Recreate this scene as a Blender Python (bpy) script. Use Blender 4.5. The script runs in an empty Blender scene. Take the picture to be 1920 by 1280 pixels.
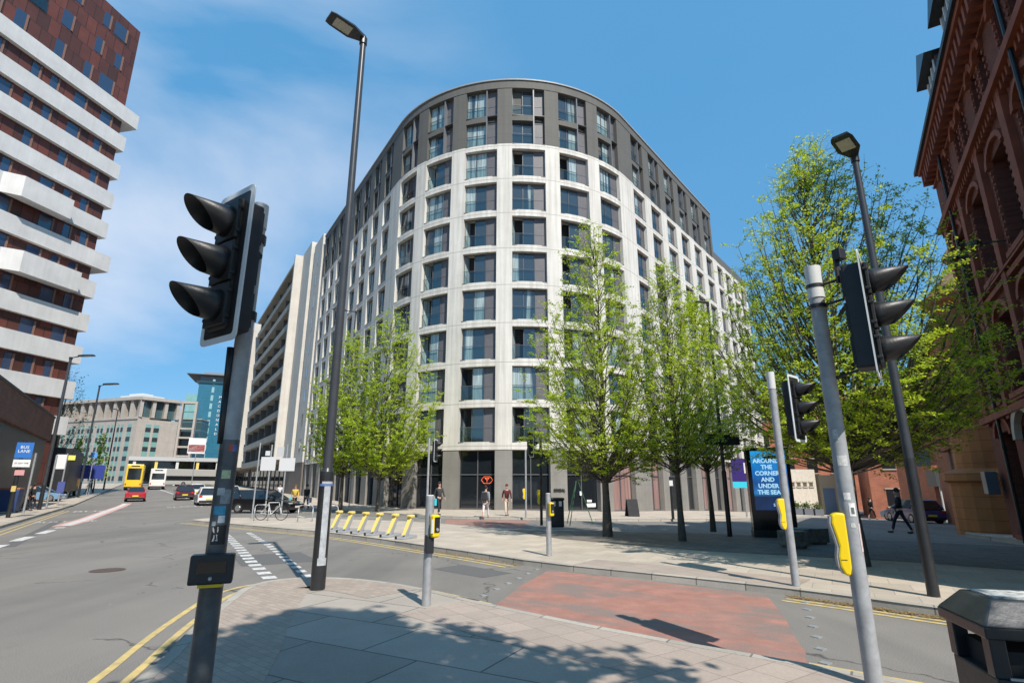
import bpy, bmesh, math, random
from mathutils import Vector, Matrix
random.seed(7)
SC = bpy.context.scene
COL = SC.collection
R = math.radians
# ------------------------------------------------------------------ camera, sky, sun, exposure
CAMH = 1.85
cam = bpy.data.cameras.new('camera'); camo = bpy.data.objects.new('camera', cam); COL.objects.link(camo)
cam.sensor_width = 36; cam.lens = 36 * 1020 / 1920.0; cam.clip_start = 0.05; cam.clip_end = 6000
camo.location = (0, 0, CAMH); camo.rotation_euler = (R(90 + 14.7), 0, 0)
SC.camera = camo
SUN_EL = R(48.5); SHX, SHY = -0.45, 0.893          # ground direction in which shadows fall
sun = bpy.data.lights.new('sun', 'SUN'); suno = bpy.data.objects.new('sun', sun); COL.objects.link(suno)
sun.energy = 5.0; sun.angle = R(0.5); sun.color = (1.0, 0.935, 0.845)
sd = Vector((SHX * math.cos(SUN_EL), SHY * math.cos(SUN_EL), -math.sin(SUN_EL)))
suno.rotation_euler = sd.to_track_quat('-Z', 'Y').to_euler(); suno.location = (20, -30, 40)
W = bpy.data.worlds.new('World'); SC.world = W; W.use_nodes = True
wn = W.node_tree; wn.nodes.clear()
def wnode(t, **k):
    n = wn.nodes.new(t)
    for a, b in k.items(): setattr(n, a, b)
    return n
wout = wnode('ShaderNodeOutputWorld'); wbg = wnode('ShaderNodeBackground'); wbg.inputs[1].default_value = 0.108
sky = wnode('ShaderNodeTexSky', sky_type='NISHITA', sun_disc=False)
sky.sun_elevation = SUN_EL; sky.sun_rotation = math.atan2(-SHX, -SHY)
sky.altitude = 50; sky.air_density = 1.0; sky.dust_density = 0.4; sky.ozone_density = 2.0
tc = wnode('ShaderNodeTexCoord'); mp = wnode('ShaderNodeMapping'); mp.inputs['Rotation'].default_value = (0.35, -0.95, 0.3)
mp.inputs['Scale'].default_value = (0.8, 1.3, 1.9); mp.inputs['Location'].default_value = (0.35, 0.1, 0.0)
nz = wnode('ShaderNodeTexNoise'); nz.inputs['Scale'].default_value = 1.7; nz.inputs['Detail'].default_value = 8; nz.inputs['Roughness'].default_value = 0.5
nz.inputs['Distortion'].default_value = 0.25
cr = wnode('ShaderNodeValToRGB'); cr.color_ramp.elements[0].position = 0.42; cr.color_ramp.elements[1].position = 0.72
cr.color_ramp.elements[0].color = (0, 0, 0, 1); cr.color_ramp.elements[1].color = (1, 1, 1, 1)
# clouds only on the western (left) part of the sky, faint elsewhere
dp = wnode('ShaderNodeVectorMath', operation='DOT_PRODUCT'); dp.inputs[1].default_value = Vector((-0.53, 0.74, 0.38)).normalized()
mr = wnode('ShaderNodeMapRange'); mr.inputs['From Min'].default_value = 0.80; mr.inputs['From Max'].default_value = 0.99
mr.inputs['To Min'].default_value = 0.03; mr.inputs['To Max'].default_value = 0.9
mu = wnode('ShaderNodeMath', operation='MULTIPLY')
hs = wnode('ShaderNodeHueSaturation'); hs.inputs['Saturation'].default_value = 1.12; hs.inputs['Value'].default_value = 1.0
mx = wnode('ShaderNodeMix', data_type='RGBA'); mx.inputs[7].default_value = (6.6, 7.0, 7.9, 1)
L = wn.links.new
L(tc.outputs['Generated'], mp.inputs[0]); L(mp.outputs[0], nz.inputs['Vector']); L(nz.outputs['Fac'], cr.inputs[0])
L(tc.outputs['Generated'], dp.inputs[0]); L(dp.outputs['Value'], mr.inputs['Value'])
L(cr.outputs[0], mu.inputs[0]); L(mr.outputs[0], mu.inputs[1]); L(mu.outputs[0], mx.inputs[0])
m2 = wnode('ShaderNodeMix', data_type='RGBA'); m2.inputs[0].default_value = 0.64; m2.inputs[7].default_value = (1.0, 3.7, 6.9, 1)
L(sky.outputs[0], hs.inputs['Color']); L(hs.outputs[0], m2.inputs[6]); L(m2.outputs[2], mx.inputs[6]); L(mx.outputs[2], wbg.inputs[0]); L(wbg.outputs[0], wout.inputs[0])
SC.view_settings.view_transform = 'Standard'; SC.view_settings.look = 'None'
SC.view_settings.gamma = 1.0; SC.view_settings.exposure = 0.24
SC.render.engine = 'CYCLES'

# ------------------------------------------------------------------ materials
MATS = {}
def mat(name, col, rough=0.7, metal=0.0, var=0.0, vscale=3.0, bump=0.0, bscale=40.0, ior=1.45, emit=None, estr=0.0, col2=None, spots=None, coat=0.0):
    if name in MATS: return MATS[name]
    m = bpy.data.materials.new(name); m.use_nodes = True; nt = m.node_tree; b = nt.nodes['Principled BSDF']
    b.inputs['Roughness'].default_value = rough; b.inputs['Metallic'].default_value = metal; b.inputs['IOR'].default_value = ior
    if coat: b.inputs['Coat Weight'].default_value = coat; b.inputs['Coat Roughness'].default_value = 0.05
    b.inputs['Base Color'].default_value = (*col, 1)
    if emit: b.inputs['Emission Color'].default_value = (*emit, 1); b.inputs['Emission Strength'].default_value = estr
    if var > 0 or bump > 0 or spots:
        geo = nt.nodes.new('ShaderNodeNewGeometry')
    if var > 0:
        n = nt.nodes.new('ShaderNodeTexNoise'); n.inputs['Scale'].default_value = vscale; n.inputs['Detail'].default_value = 8; n.inputs['Roughness'].default_value = 0.65
        nt.links.new(geo.outputs['Position'], n.inputs['Vector'])
        r = nt.nodes.new('ShaderNodeValToRGB'); c2 = col2 or tuple(c * (1 - var) for c in col)
        c1 = tuple(min(1, c * (1 + var * 0.6)) for c in col)
        r.color_ramp.elements[0].position = 0.3; r.color_ramp.elements[1].position = 0.7
        r.color_ramp.elements[0].color = (*c2, 1); r.color_ramp.elements[1].color = (*c1, 1)
        nt.links.new(n.outputs['Fac'], r.inputs[0]); nt.links.new(r.outputs[0], b.inputs['Base Color'])
    if bump > 0:
        n2 = nt.nodes.new('ShaderNodeTexNoise'); n2.inputs['Scale'].default_value = bscale; n2.inputs['Detail'].default_value = 4
        nt.links.new(geo.outputs['Position'], n2.inputs['Vector'])
        bp = nt.nodes.new('ShaderNodeBump'); bp.inputs['Strength'].default_value = bump; bp.inputs['Distance'].default_value = 0.01
        nt.links.new(n2.outputs['Fac'], bp.inputs['Height']); nt.links.new(bp.outputs[0], b.inputs['Normal'])
    MATS[name] = m
    return m

def mathn(nt, op, a=None, b=None):
    n = nt.nodes.new('ShaderNodeMath'); n.operation = op
    for i, x in enumerate((a, b)):
        if x is None: continue
        if isinstance(x, (int, float)): n.inputs[i].default_value = x
        else: nt.links.new(x, n.inputs[i])
    return n.outputs[0]
def ramp(nt, src, stops):
    r = nt.nodes.new('ShaderNodeValToRGB'); e = r.color_ramp.elements
    while len(e) < len(stops): e.new(0.5)
    for i, (p, c) in enumerate(stops): e[i].position = p; e[i].color = (*c, 1)
    nt.links.new(src, r.inputs[0]); return r.outputs[0]
def noise(nt, vec, scale, detail=6, rough=0.6):
    n = nt.nodes.new('ShaderNodeTexNoise'); n.inputs['Scale'].default_value = scale; n.inputs['Detail'].default_value = detail; n.inputs['Roughness'].default_value = rough
    nt.links.new(vec, n.inputs['Vector']); return n.outputs['Fac']
def mixc(nt, fac, a, b, mode='MIX'):
    n = nt.nodes.new('ShaderNodeMix'); n.data_type = 'RGBA'; n.blend_type = mode
    for s, x in ((0, fac), (6, a), (7, b)):
        if isinstance(x, (int, float)): n.inputs[s].default_value = x
        elif isinstance(x, tuple): n.inputs[s].default_value = (*x, 1)
        else: nt.links.new(x, n.inputs[s])
    return n.outputs[2]

def asphalt():
    m = bpy.data.materials.new('asphalt'); m.use_nodes = True; nt = m.node_tree; b = nt.nodes['Principled BSDF']
    g = nt.nodes.new('ShaderNodeNewGeometry'); pos = g.outputs['Position']
    mp = nt.nodes.new('ShaderNodeMapping'); mp.inputs['Rotation'].default_value = (0, 0, R(-33)); mp.inputs['Scale'].default_value = (0.55, 0.05, 1)
    nt.links.new(pos, mp.inputs[0])
    big = noise(nt, mp.outputs[0], 1.0, 5); mid = noise(nt, pos, 0.35, 6); fine = noise(nt, pos, 90, 2)
    c = ramp(nt, big, [(0.35, (0.13, 0.124, 0.115)), (0.62, (0.27, 0.25, 0.225))])
    c = mixc(nt, 0.55, c, ramp(nt, mid, [(0.3, (0.15, 0.143, 0.132)), (0.7, (0.235, 0.218, 0.196))]))
    c = mixc(nt, 0.8, c, ramp(nt, fine, [(0.30, (0.45, 0.45, 0.45)), (0.7, (1.45, 1.42, 1.38))]), 'MULTIPLY')
    v = nt.nodes.new('ShaderNodeTexVoronoi'); v.inputs['Scale'].default_value = 1.3; nt.links.new(pos, v.inputs['Vector'])
    sp = ramp(nt, v.outputs['Distance'], [(0.0, (1, 1, 1)), (0.035, (0, 0, 0))])
    c = mixc(nt, sp, c, (0.5, 0.5, 0.47))
    wv = nt.nodes.new('ShaderNodeVectorMath'); wv.operation = 'ADD'; nn = nt.nodes.new('ShaderNodeTexNoise'); nn.inputs['Scale'].default_value = 1.2; nn.inputs['Detail'].default_value = 6
    nt.links.new(pos, nn.inputs['Vector']); nt.links.new(pos, wv.inputs[0]); nt.links.new(nn.outputs['Color'], wv.inputs[1])
    ve = nt.nodes.new('ShaderNodeTexVoronoi'); ve.feature = 'DISTANCE_TO_EDGE'; ve.inputs['Scale'].default_value = 0.22; nt.links.new(wv.outputs[0], ve.inputs['Vector'])
    ck = ramp(nt, ve.outputs['Distance'], [(0.0, (1, 1, 1)), (0.006, (0, 0, 0))])
    c = mixc(nt, mathn(nt, 'MULTIPLY', ck, mathn(nt, 'GREATER_THAN', mid, 0.5)), c, (0.06, 0.057, 0.052))
    oil = ramp(nt, noise(nt, pos, 0.9, 3), [(0.66, (0, 0, 0)), (0.74, (0.45, 0.45, 0.45))])
    c = mixc(nt, oil, c, (0.09, 0.086, 0.08))
    nt.links.new(c, b.inputs['Base Color']); b.inputs['Roughness'].default_value = 0.85
    bp = nt.nodes.new('ShaderNodeBump'); bp.inputs['Strength'].default_value = 0.5; bp.inputs['Distance'].default_value = 0.006
    nt.links.new(noise(nt, pos, 140, 2), bp.inputs['Height']); nt.links.new(bp.outputs[0], b.inputs['Normal'])
    return m

def paving(name, col, mort, bw, bh, rot=0.0, mortar=0.008, var=0.18, off=0.5, stain=0.35):
    m = bpy.data.materials.new(name); m.use_nodes = True; nt = m.node_tree; b = nt.nodes['Principled BSDF']
    g = nt.nodes.new('ShaderNodeNewGeometry'); pos = g.outputs['Position']
    mp = nt.nodes.new('ShaderNodeMapping'); mp.inputs['Rotation'].default_value = (0, 0, rot); nt.links.new(pos, mp.inputs[0])
    br = nt.nodes.new('ShaderNodeTexBrick'); nt.links.new(mp.outputs[0], br.inputs['Vector'])
    br.offset = off; br.inputs['Scale'].default_value = 1.0; br.inputs['Brick Width'].default_value = bw; br.inputs['Row Height'].default_value = bh
    br.inputs['Mortar Size'].default_value = mortar; br.inputs['Mortar Smooth'].default_value = 0.2; br.inputs['Bias'].default_value = 0.0
    br.inputs['Color1'].default_value = (*[c * (1 - var) for c in col], 1); br.inputs['Color2'].default_value = (*[min(1, c * (1 + var)) for c in col], 1)
    br.inputs['Mortar'].default_value = (*mort, 1)
    c = br.outputs['Color']
    c = mixc(nt, stain, c, ramp(nt, noise(nt, pos, 0.8, 8, 0.7), [(0.3, (0.55, 0.54, 0.52)), (0.65, (1.15, 1.14, 1.12))]), 'MULTIPLY')
    c = mixc(nt, 0.5, c, ramp(nt, noise(nt, pos, 35, 4, 0.7), [(0.3, (0.75, 0.75, 0.75)), (0.7, (1.15, 1.15, 1.15))]), 'MULTIPLY')
    v = nt.nodes.new('ShaderNodeTexVoronoi'); v.inputs['Scale'].default_value = 2.2; nt.links.new(pos, v.inputs['Vector'])
    sp = ramp(nt, v.outputs['Distance'], [(0.0, (1, 1, 1)), (0.05, (0, 0, 0))])
    c = mixc(nt, mathn(nt, 'MULTIPLY', sp, 0.5), c, (0.12, 0.11, 0.10))
    nt.links.new(c, b.inputs['Base Color']); b.inputs['Roughness'].default_value = 0.85
    bp = nt.nodes.new('ShaderNodeBump'); bp.inputs['Strength'].default_value = 0.4; bp.inputs['Distance'].default_value = 0.006; bp.invert = True
    nt.links.new(br.outputs['Fac'], bp.inputs['Height']); nt.links.new(bp.outputs[0], b.inputs['Normal'])
    return m

def wallbrick(name, c1, c2, mort, bw=0.225, bh=0.075):
    """brick laid on vertical walls: x+y runs along the wall, z is height"""
    m = bpy.data.materials.new(name); m.use_nodes = True; nt = m.node_tree; b = nt.nodes['Principled BSDF']
    g = nt.nodes.new('ShaderNodeNewGeometry'); s = nt.nodes.new('ShaderNodeSeparateXYZ'); nt.links.new(g.outputs['Position'], s.inputs[0])
    cb = nt.nodes.new('ShaderNodeCombineXYZ'); nt.links.new(mathn(nt, 'ADD', s.outputs[0], s.outputs[1]), cb.inputs[0]); nt.links.new(s.outputs[2], cb.inputs[1])
    br = nt.nodes.new('ShaderNodeTexBrick'); nt.links.new(cb.outputs[0], br.inputs['Vector'])
    br.inputs['Scale'].default_value = 1; br.inputs['Brick Width'].default_value = bw; br.inputs['Row Height'].default_value = bh
    br.inputs['Mortar Size'].default_value = 0.006; br.inputs['Color1'].default_value = (*c1, 1); br.inputs['Color2'].default_value = (*c2, 1); br.inputs['Mortar'].default_value = (*mort, 1)
    c = mixc(nt, 0.6, br.outputs['Color'], ramp(nt, noise(nt, g.outputs['Position'], 0.7, 8, 0.7), [(0.3, (0.5, 0.5, 0.5)), (0.7, (1.2, 1.2, 1.2))]), 'MULTIPLY')
    nt.links.new(c, b.inputs['Base Color']); b.inputs['Roughness'].default_value = 0.85
    bp = nt.nodes.new('ShaderNodeBump'); bp.inputs['Strength'].default_value = 0.4; bp.inputs['Distance'].default_value = 0.01; bp.invert = True
    nt.links.new(br.outputs['Fac'], bp.inputs['Height']); nt.links.new(bp.outputs[0], b.inputs['Normal'])
    return m

def clad(name, col, period, z0=0.0, line=0.02, dark=0.55, var=0.10, streak=0.25, rough=0.75):
    """precast cladding with a horizontal joint every `period` metres and faint rain streaks"""
    m = bpy.data.materials.new(name); m.use_nodes = True; nt = m.node_tree; b = nt.nodes['Principled BSDF']
    g = nt.nodes.new('ShaderNodeNewGeometry'); s = nt.nodes.new('ShaderNodeSeparateXYZ'); nt.links.new(g.outputs['Position'], s.inputs[0])
    fr = mathn(nt, 'FRACT', mathn(nt, 'DIVIDE', mathn(nt, 'SUBTRACT', s.outputs[2], z0), period))
    ln = mathn(nt, 'LESS_THAN', fr, line / period)
    c = ramp(nt, noise(nt, g.outputs['Position'], 0.5, 8, 0.65), [(0.3, tuple(x * (1 - var) for x in col)), (0.7, tuple(min(1, x * (1 + var)) for x in col))])
    mp = nt.nodes.new('ShaderNodeMapping'); mp.inputs['Scale'].default_value = (3.0, 3.0, 0.12); nt.links.new(g.outputs['Position'], mp.inputs[0])
    c = mixc(nt, streak, c, ramp(nt, noise(nt, mp.outputs[0], 1.0, 6, 0.7), [(0.35, (0.6, 0.58, 0.55)), (0.6, (1.05, 1.05, 1.05))]), 'MULTIPLY')
    c = mixc(nt, ln, c, tuple(x * dark for x in col))
    nt.links.new(c, b.inputs['Base Color']); b.inputs['Roughness'].default_value = rough
    return m

def winglass(name, dark, curt, p_curt=0.5, ior=2.1, fold=16.0):
    """glazing with a room behind that is either dark or hung with pale curtains, different for each window"""
    m = bpy.data.materials.new(name); m.use_nodes = True; nt = m.node_tree; b = nt.nodes['Principled BSDF']
    g = nt.nodes.new('ShaderNodeNewGeometry'); oi = nt.nodes.new('ShaderNodeObjectInfo')
    rnd = mathn(nt, 'FRACT', mathn(nt, 'MULTIPLY', mathn(nt, 'ADD', g.outputs['Random Per Island'], oi.outputs['Random']), 7.31))
    pick = mathn(nt, 'LESS_THAN', rnd, p_curt)
    mp = nt.nodes.new('ShaderNodeMapping'); mp.inputs['Scale'].default_value = (1, 1, 0.03); nt.links.new(g.outputs['Position'], mp.inputs[0])
    cu = ramp(nt, noise(nt, mp.outputs[0], fold, 3), [(0.35, tuple(x * 0.45 for x in curt)), (0.62, curt)])
    op = ramp(nt, noise(nt, mp.outputs[0], 0.9, 2), [(0.42, (0, 0, 0)), (0.46, (1, 1, 1))])
    c = mixc(nt, mathn(nt, 'MULTIPLY', pick, op), dark, cu)
    nt.links.new(c, b.inputs['Base Color']); b.inputs['Roughness'].default_value = 0.06; b.inputs['IOR'].default_value = ior
    return m

def leafmat(name, c1, c2):
    m = bpy.data.materials.new(name); m.use_nodes = True; nt = m.node_tree; nt.nodes.clear()
    o = nt.nodes.new('ShaderNodeOutputMaterial'); g = nt.nodes.new('ShaderNodeNewGeometry')
    c = ramp(nt, g.outputs['Random Per Island'], [(0.0, c1), (1.0, c2)])
    d = nt.nodes.new('ShaderNodeBsdfPrincipled'); t = nt.nodes.new('ShaderNodeBsdfTranslucent'); a = nt.nodes.new('ShaderNodeMixShader')
    d.inputs['Roughness'].default_value = 0.45
    nt.links.new(c, d.inputs['Base Color']); nt.links.new(mixc(nt, 1.0, c, (1.3, 1.25, 0.6), 'MULTIPLY'), t.inputs['Color'])
    a.inputs[0].default_value = 0.5
    nt.links.new(d.outputs[0], a.inputs[1]); nt.links.new(t.outputs[0], a.inputs[2]); nt.links.new(a.outputs[0], o.inputs[0])
    return m

M = {}
M['asphalt'] = asphalt()
M['slab'] = paving('pale_concrete_slabs', (0.45, 0.39, 0.32), (0.22, 0.20, 0.18), 0.9, 0.6, R(33))
M['slab_mid'] = paving('buff_slabs', (0.47, 0.405, 0.33), (0.28, 0.25, 0.22), 0.6, 0.6, R(30), mortar=0.006, var=0.10)
M['slab_big'] = paving('large_pale_slabs', (0.355, 0.315, 0.27), (0.13, 0.12, 0.11), 1.5, 1.0, R(28), mortar=0.012, var=0.12)
M['block'] = paving('small_buff_blocks', (0.37, 0.305, 0.25), (0.24, 0.19, 0.16), 0.2, 0.1, R(40), mortar=0.004, var=0.10, stain=0.3)
M['tactile'] = paving('pink_tactile_slabs', (0.39, 0.32, 0.27), (0.25, 0.205, 0.175), 0.4, 0.4, R(-34), mortar=0.006, var=0.07, off=0.0, stain=0.3)
M['redroad'] = None
M['kerb'] = paving('kerb_stone', (0.40, 0.37, 0.32), (0.16, 0.15, 0.13), 0.9, 40, R(33), mortar=0.012, var=0.12)
M['white_paint'] = mat('worn_white_paint', (0.66, 0.65, 0.62), 0.7, var=0.35, vscale=9, col2=(0.33, 0.32, 0.31))
M['yellow_paint'] = mat('worn_yellow_paint', (0.60, 0.44, 0.15), 0.7, var=0.3, vscale=5, col2=(0.36, 0.29, 0.15))
M['pink_paint'] = mat('pinkish_lane_paint', (0.62, 0.36, 0.31), 0.7, var=0.25, vscale=3)
M['black_plastic'] = mat('black_plastic', (0.022, 0.022, 0.024), 0.42, var=0.25, vscale=6, bump=0.15, bscale=60)
M['black_paint'] = mat('black_paint', (0.028, 0.029, 0.031), 0.32, var=0.3, vscale=5, bump=0.1, bscale=25)
M['grey_pole'] = mat('grey_pole_paint', (0.33, 0.34, 0.35), 0.45, var=0.25, vscale=7, bump=0.15, bscale=30)
M['galv'] = mat('galvanised_steel', (0.46, 0.47, 0.48), 0.42, metal=0.5, var=0.2, vscale=8)
M['pale_plastic'] = mat('pale_plastic', (0.60, 0.60, 0.58), 0.5)
M['white_edge'] = mat('pale_reflective_border', (0.62, 0.66, 0.68), 0.4, var=0.1)
M['yellow'] = mat('yellow_plastic', (0.86, 0.60, 0.01), 0.38)
M['dull_yellow'] = mat('dull_yellow_plastic', (0.74, 0.58, 0.16), 0.5)
M['rubber'] = mat('rubber', (0.02, 0.02, 0.02), 0.8)
M['lens'] = mat('dark_lens', (0.03, 0.02, 0.02), 0.15)
M['white_mat'] = mat('white_paint', (0.75, 0.75, 0.73), 0.5)
M['leaf'] = leafmat('fresh_leaves', (0.25, 0.37, 0.035), (0.60, 0.70, 0.09))
M['leaf2'] = leafmat('dark_leaves', (0.05, 0.10, 0.02), (0.12, 0.17, 0.035))
M['bark'] = mat('bark', (0.11, 0.095, 0.078), 0.9, var=0.45, vscale=14, bump=0.8, bscale=30)
M['glass'] = winglass('window_glass', (0.035, 0.05, 0.062), (0.44, 0.52, 0.50), 0.60, ior=1.95)
M['shop_glass'] = winglass('shop_glass', (0.012, 0.016, 0.02), (0.16, 0.10, 0.09), 0.0, ior=1.7)
M['pink_shop_glass'] = winglass('pink_shop_glass', (0.28, 0.17, 0.16), (0.36, 0.23, 0.21), 1.0, ior=1.5, fold=5)
M['frame'] = mat('dark_window_frame', (0.10, 0.10, 0.105), 0.4)
M['louvre'] = mat('charcoal_panel', (0.135, 0.13, 0.14), 0.5, var=0.15, vscale=1.2)
def glassrail():
    m = bpy.data.materials.new('glass_rail'); m.use_nodes = True; nt = m.node_tree; nt.nodes.clear()
    o = nt.nodes.new('ShaderNodeOutputMaterial'); t = nt.nodes.new('ShaderNodeBsdfTransparent'); t.inputs[0].default_value = (0.72, 0.80, 0.80, 1)
    gl = nt.nodes.new('ShaderNodeBsdfGlossy'); gl.inputs['Roughness'].default_value = 0.05; gl.inputs['Color'].default_value = (0.8, 0.88, 0.9, 1)
    a = nt.nodes.new('ShaderNodeMixShader'); a.inputs[0].default_value = 0.09
    nt.links.new(t.outputs[0], a.inputs[1]); nt.links.new(gl.outputs[0], a.inputs[2]); nt.links.new(a.outputs[0], o.inputs[0])
    return m
M['rail'] = glassrail()
M['cream'] = clad('cream_precast', (0.645, 0.615, 0.56), 3.06, z0=4.81 + 2.75, line=0.045, dark=0.5, var=0.08, streak=0.55)
M['dark_stone'] = clad('dark_grey_cladding', (0.115, 0.11, 0.098), 0.9, z0=29.2, line=0.02, dark=0.7)
M['grey_stone'] = clad('grey_stone_base', (0.235, 0.225, 0.205), 0.6, line=0.012, dark=0.75, var=0.15)

# ------------------------------------------------------------------ mesh helpers
class MB:
    def __init__(s): s.v = []; s.f = []; s.m = []
    def add(s, vs, fs, m=0):
        o = len(s.v); s.v += [tuple(p) for p in vs]
        for f in fs: s.f.append(tuple(i + o for i in f)); s.m.append(m)
        return s
    def hexa(s, p, m=0):      # p: bottom 4 ccw, top 4 ccw
        return s.add(p, [(3, 2, 1, 0), (4, 5, 6, 7), (0, 1, 5, 4), (1, 2, 6, 5), (2, 3, 7, 6), (3, 0, 4, 7)], m)
    def box(s, c, d, rz=0.0, m=0, taper=1.0):
        x, y, z = d[0] / 2, d[1] / 2, d[2] / 2; ca, sa = math.cos(rz), math.sin(rz); P = []
        for k, q in ((-1, 1.0), (1, taper)):
            for a, b in ((-1, -1), (1, -1), (1, 1), (-1, 1)):
                u, w = a * x * q, b * y * q
                P.append((c[0] + u * ca - w * sa, c[1] + u * sa + w * ca, c[2] + k * z))
        return s.hexa(P, m)
    def quad(s, a, b, c, d, m=0): return s.add([a, b, c, d], [(0, 1, 2, 3)], m)
    def tube(s, p0, p1, r0, r1=None, n=10, m=0, caps=True):
        r1 = r0 if r1 is None else r1
        p0 = Vector(p0); p1 = Vector(p1); d = (p1 - p0)
        if d.length < 1e-6: return s
        d.normalize(); a = d.orthogonal().normalized(); b = d.cross(a)
        P = []
        for p, r in ((p0, r0), (p1, r1)):
            for i in range(n):
                t = 2 * math.pi * i / n; P.append(p + a * (r * math.cos(t)) + b * (r * math.sin(t)))
        F = [(i, (i + 1) % n, n + (i + 1) % n, n + i) for i in range(n)]
        if caps: F += [tuple(range(n - 1, -1, -1)), tuple(range(n, 2 * n))]
        return s.add(P, F, m)
    def path(s, pts, r, n=8, m=0, r1=None):
        k = len(pts) - 1; r1 = r if r1 is None else r1
        for i in range(k):
            s.tube(pts[i], pts[i + 1], r + (r1 - r) * i / k, r + (r1 - r) * (i + 1) / k, n, m)
        return s
    def lathe(s, prof, c=(0, 0, 0), n=16, m=0):
        P = []
        for r, z in prof:
            for i in range(n):
                t = 2 * math.pi * i / n; P.append((c[0] + r * math.cos(t), c[1] + r * math.sin(t), c[2] + z))
        F = []
        for k in range(len(prof) - 1):
            for i in range(n): F.append((k * n + i, k * n + (i + 1) % n, (k + 1) * n + (i + 1) % n, (k + 1) * n + i))
        F += [tuple(range(n - 1, -1, -1)), tuple((len(prof) - 1) * n + i for i in range(n))]
        return s.add(P, F, m)
    def prism(s, poly, a, b, m=0):   # poly in 3d, extruded by vector from a to b offsets
        n = len(poly); A = Vector(a); B = Vector(b)
        P = [Vector(p) + A for p in poly] + [Vector(p) + B for p in poly]
        return s.add(P, [tuple(range(n - 1, -1, -1)), tuple(range(n, 2 * n))] + [(i, (i + 1) % n, n + (i + 1) % n, n + i) for i in range(n)], m)
    def ball(s, c, r, n=10, k=7, sc=(1, 1, 1), m=0):
        P = []; F = []
        for j in range(k + 1):
            ph = math.pi * j / k
            for i in range(n):
                t = 2 * math.pi * i / n
                P.append((c[0] + sc[0] * r * math.sin(ph) * math.cos(t), c[1] + sc[1] * r * math.sin(ph) * math.sin(t), c[2] - sc[2] * r * math.cos(ph)))
        for j in range(k):
            for i in range(n): F.append((j * n + i, j * n + (i + 1) % n, (j + 1) * n + (i + 1) % n, (j + 1) * n + i))
        return s.add(P, F, m)
    def mesh(s, name, mats, smooth=False):
        me = bpy.data.meshes.new(name); me.from_pydata(s.v, [], s.f)
        for x in (mats if isinstance(mats, (list, tuple)) else [mats]): me.materials.append(x)
        if any(s.m): me.polygons.foreach_set('material_index', s.m)
        if smooth: me.polygons.foreach_set('use_smooth', [True] * len(s.f))
        me.validate(); me.update()
        return me
    def shift(s, o): s.v = [(a[0] - o[0], a[1] - o[1], a[2] - o[2]) for a in s.v]; return s

def link(o, parent=None):
    COL.objects.link(o)
    if parent is not None: o.parent = parent
    return o
def tag(o, label=None, cat=None, group=None, kind=None):
    if label: o['label'] = label
    if cat: o['category'] = cat
    if group: o['group'] = group
    if kind: o['kind'] = kind
    return o
def thing(name, loc, label, cat, group=None, rz=0.0):
    o = bpy.data.objects.new(name, None); link(o); o.empty_display_size = 0.2
    o.location = loc; o.rotation_euler = (0, 0, rz)
    return tag(o, label, cat, group)
def part(name, mb, mats, parent=None, smooth=False, world=False, bevel=0.0, auto=False):
    """world=True: vertices were given in world space and the root has no rotation"""
    if world and parent is not None:
        off = Vector((0, 0, 0)); p = parent
        while p is not None: off += p.location; p = p.parent
        mb.shift(off)
    me = mb.mesh(name, mats, smooth)
    o = bpy.data.objects.new(name, me); link(o, parent)
    if bevel: bv = o.modifiers.new('bevel', 'BEVEL'); bv.width = bevel; bv.segments = 2; bv.limit_method = 'ANGLE'
    if auto and smooth:
        try: me.set_sharp_from_angle(angle=R(35))
        except Exception: pass
    return o
def inst(name, me, parent, loc=(0, 0, 0), rz=0.0):
    o = bpy.data.objects.new(name, me); link(o, parent); o.location = loc; o.rotation_euler = (0, 0, rz); return o
def copy_tree(o, parent=None):
    c = o.copy(); COL.objects.link(c)
    if parent is not None: c.parent = parent
    for ch in [x for x in bpy.data.objects if x.parent == o]: copy_tree(ch, c)
    return c
def textmesh(s, size, ext=0.01, align='CENTER', bold=0.0):
    cu = bpy.data.curves.new('lettering', 'FONT'); cu.body = s; cu.size = size; cu.extrude = ext; cu.align_x = align; cu.align_y = 'CENTER'; cu.offset = bold
    cu.resolution_u = 3
    o = bpy.data.objects.new('lettering', cu); COL.objects.link(o)
    dg = bpy.context.evaluated_depsgraph_get(); dg.update()
    me = bpy.data.meshes.new_from_object(o.evaluated_get(dg)); bpy.data.objects.remove(o); bpy.data.curves.remove(cu)
    return me
def text(name, s, size, mtl, parent, loc, rot=(R(90), 0, 0), ext=0.004, align='CENTER', sx=1.0, bold=0.0):
    me = textmesh(s, size, ext, align, bold); me.name = name; me.materials.clear(); me.materials.append(mtl)
    o = bpy.data.objects.new(name, me); link(o, parent); o.location = loc; o.rotation_euler = rot; o.scale = (sx, 1, 1); return o

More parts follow.
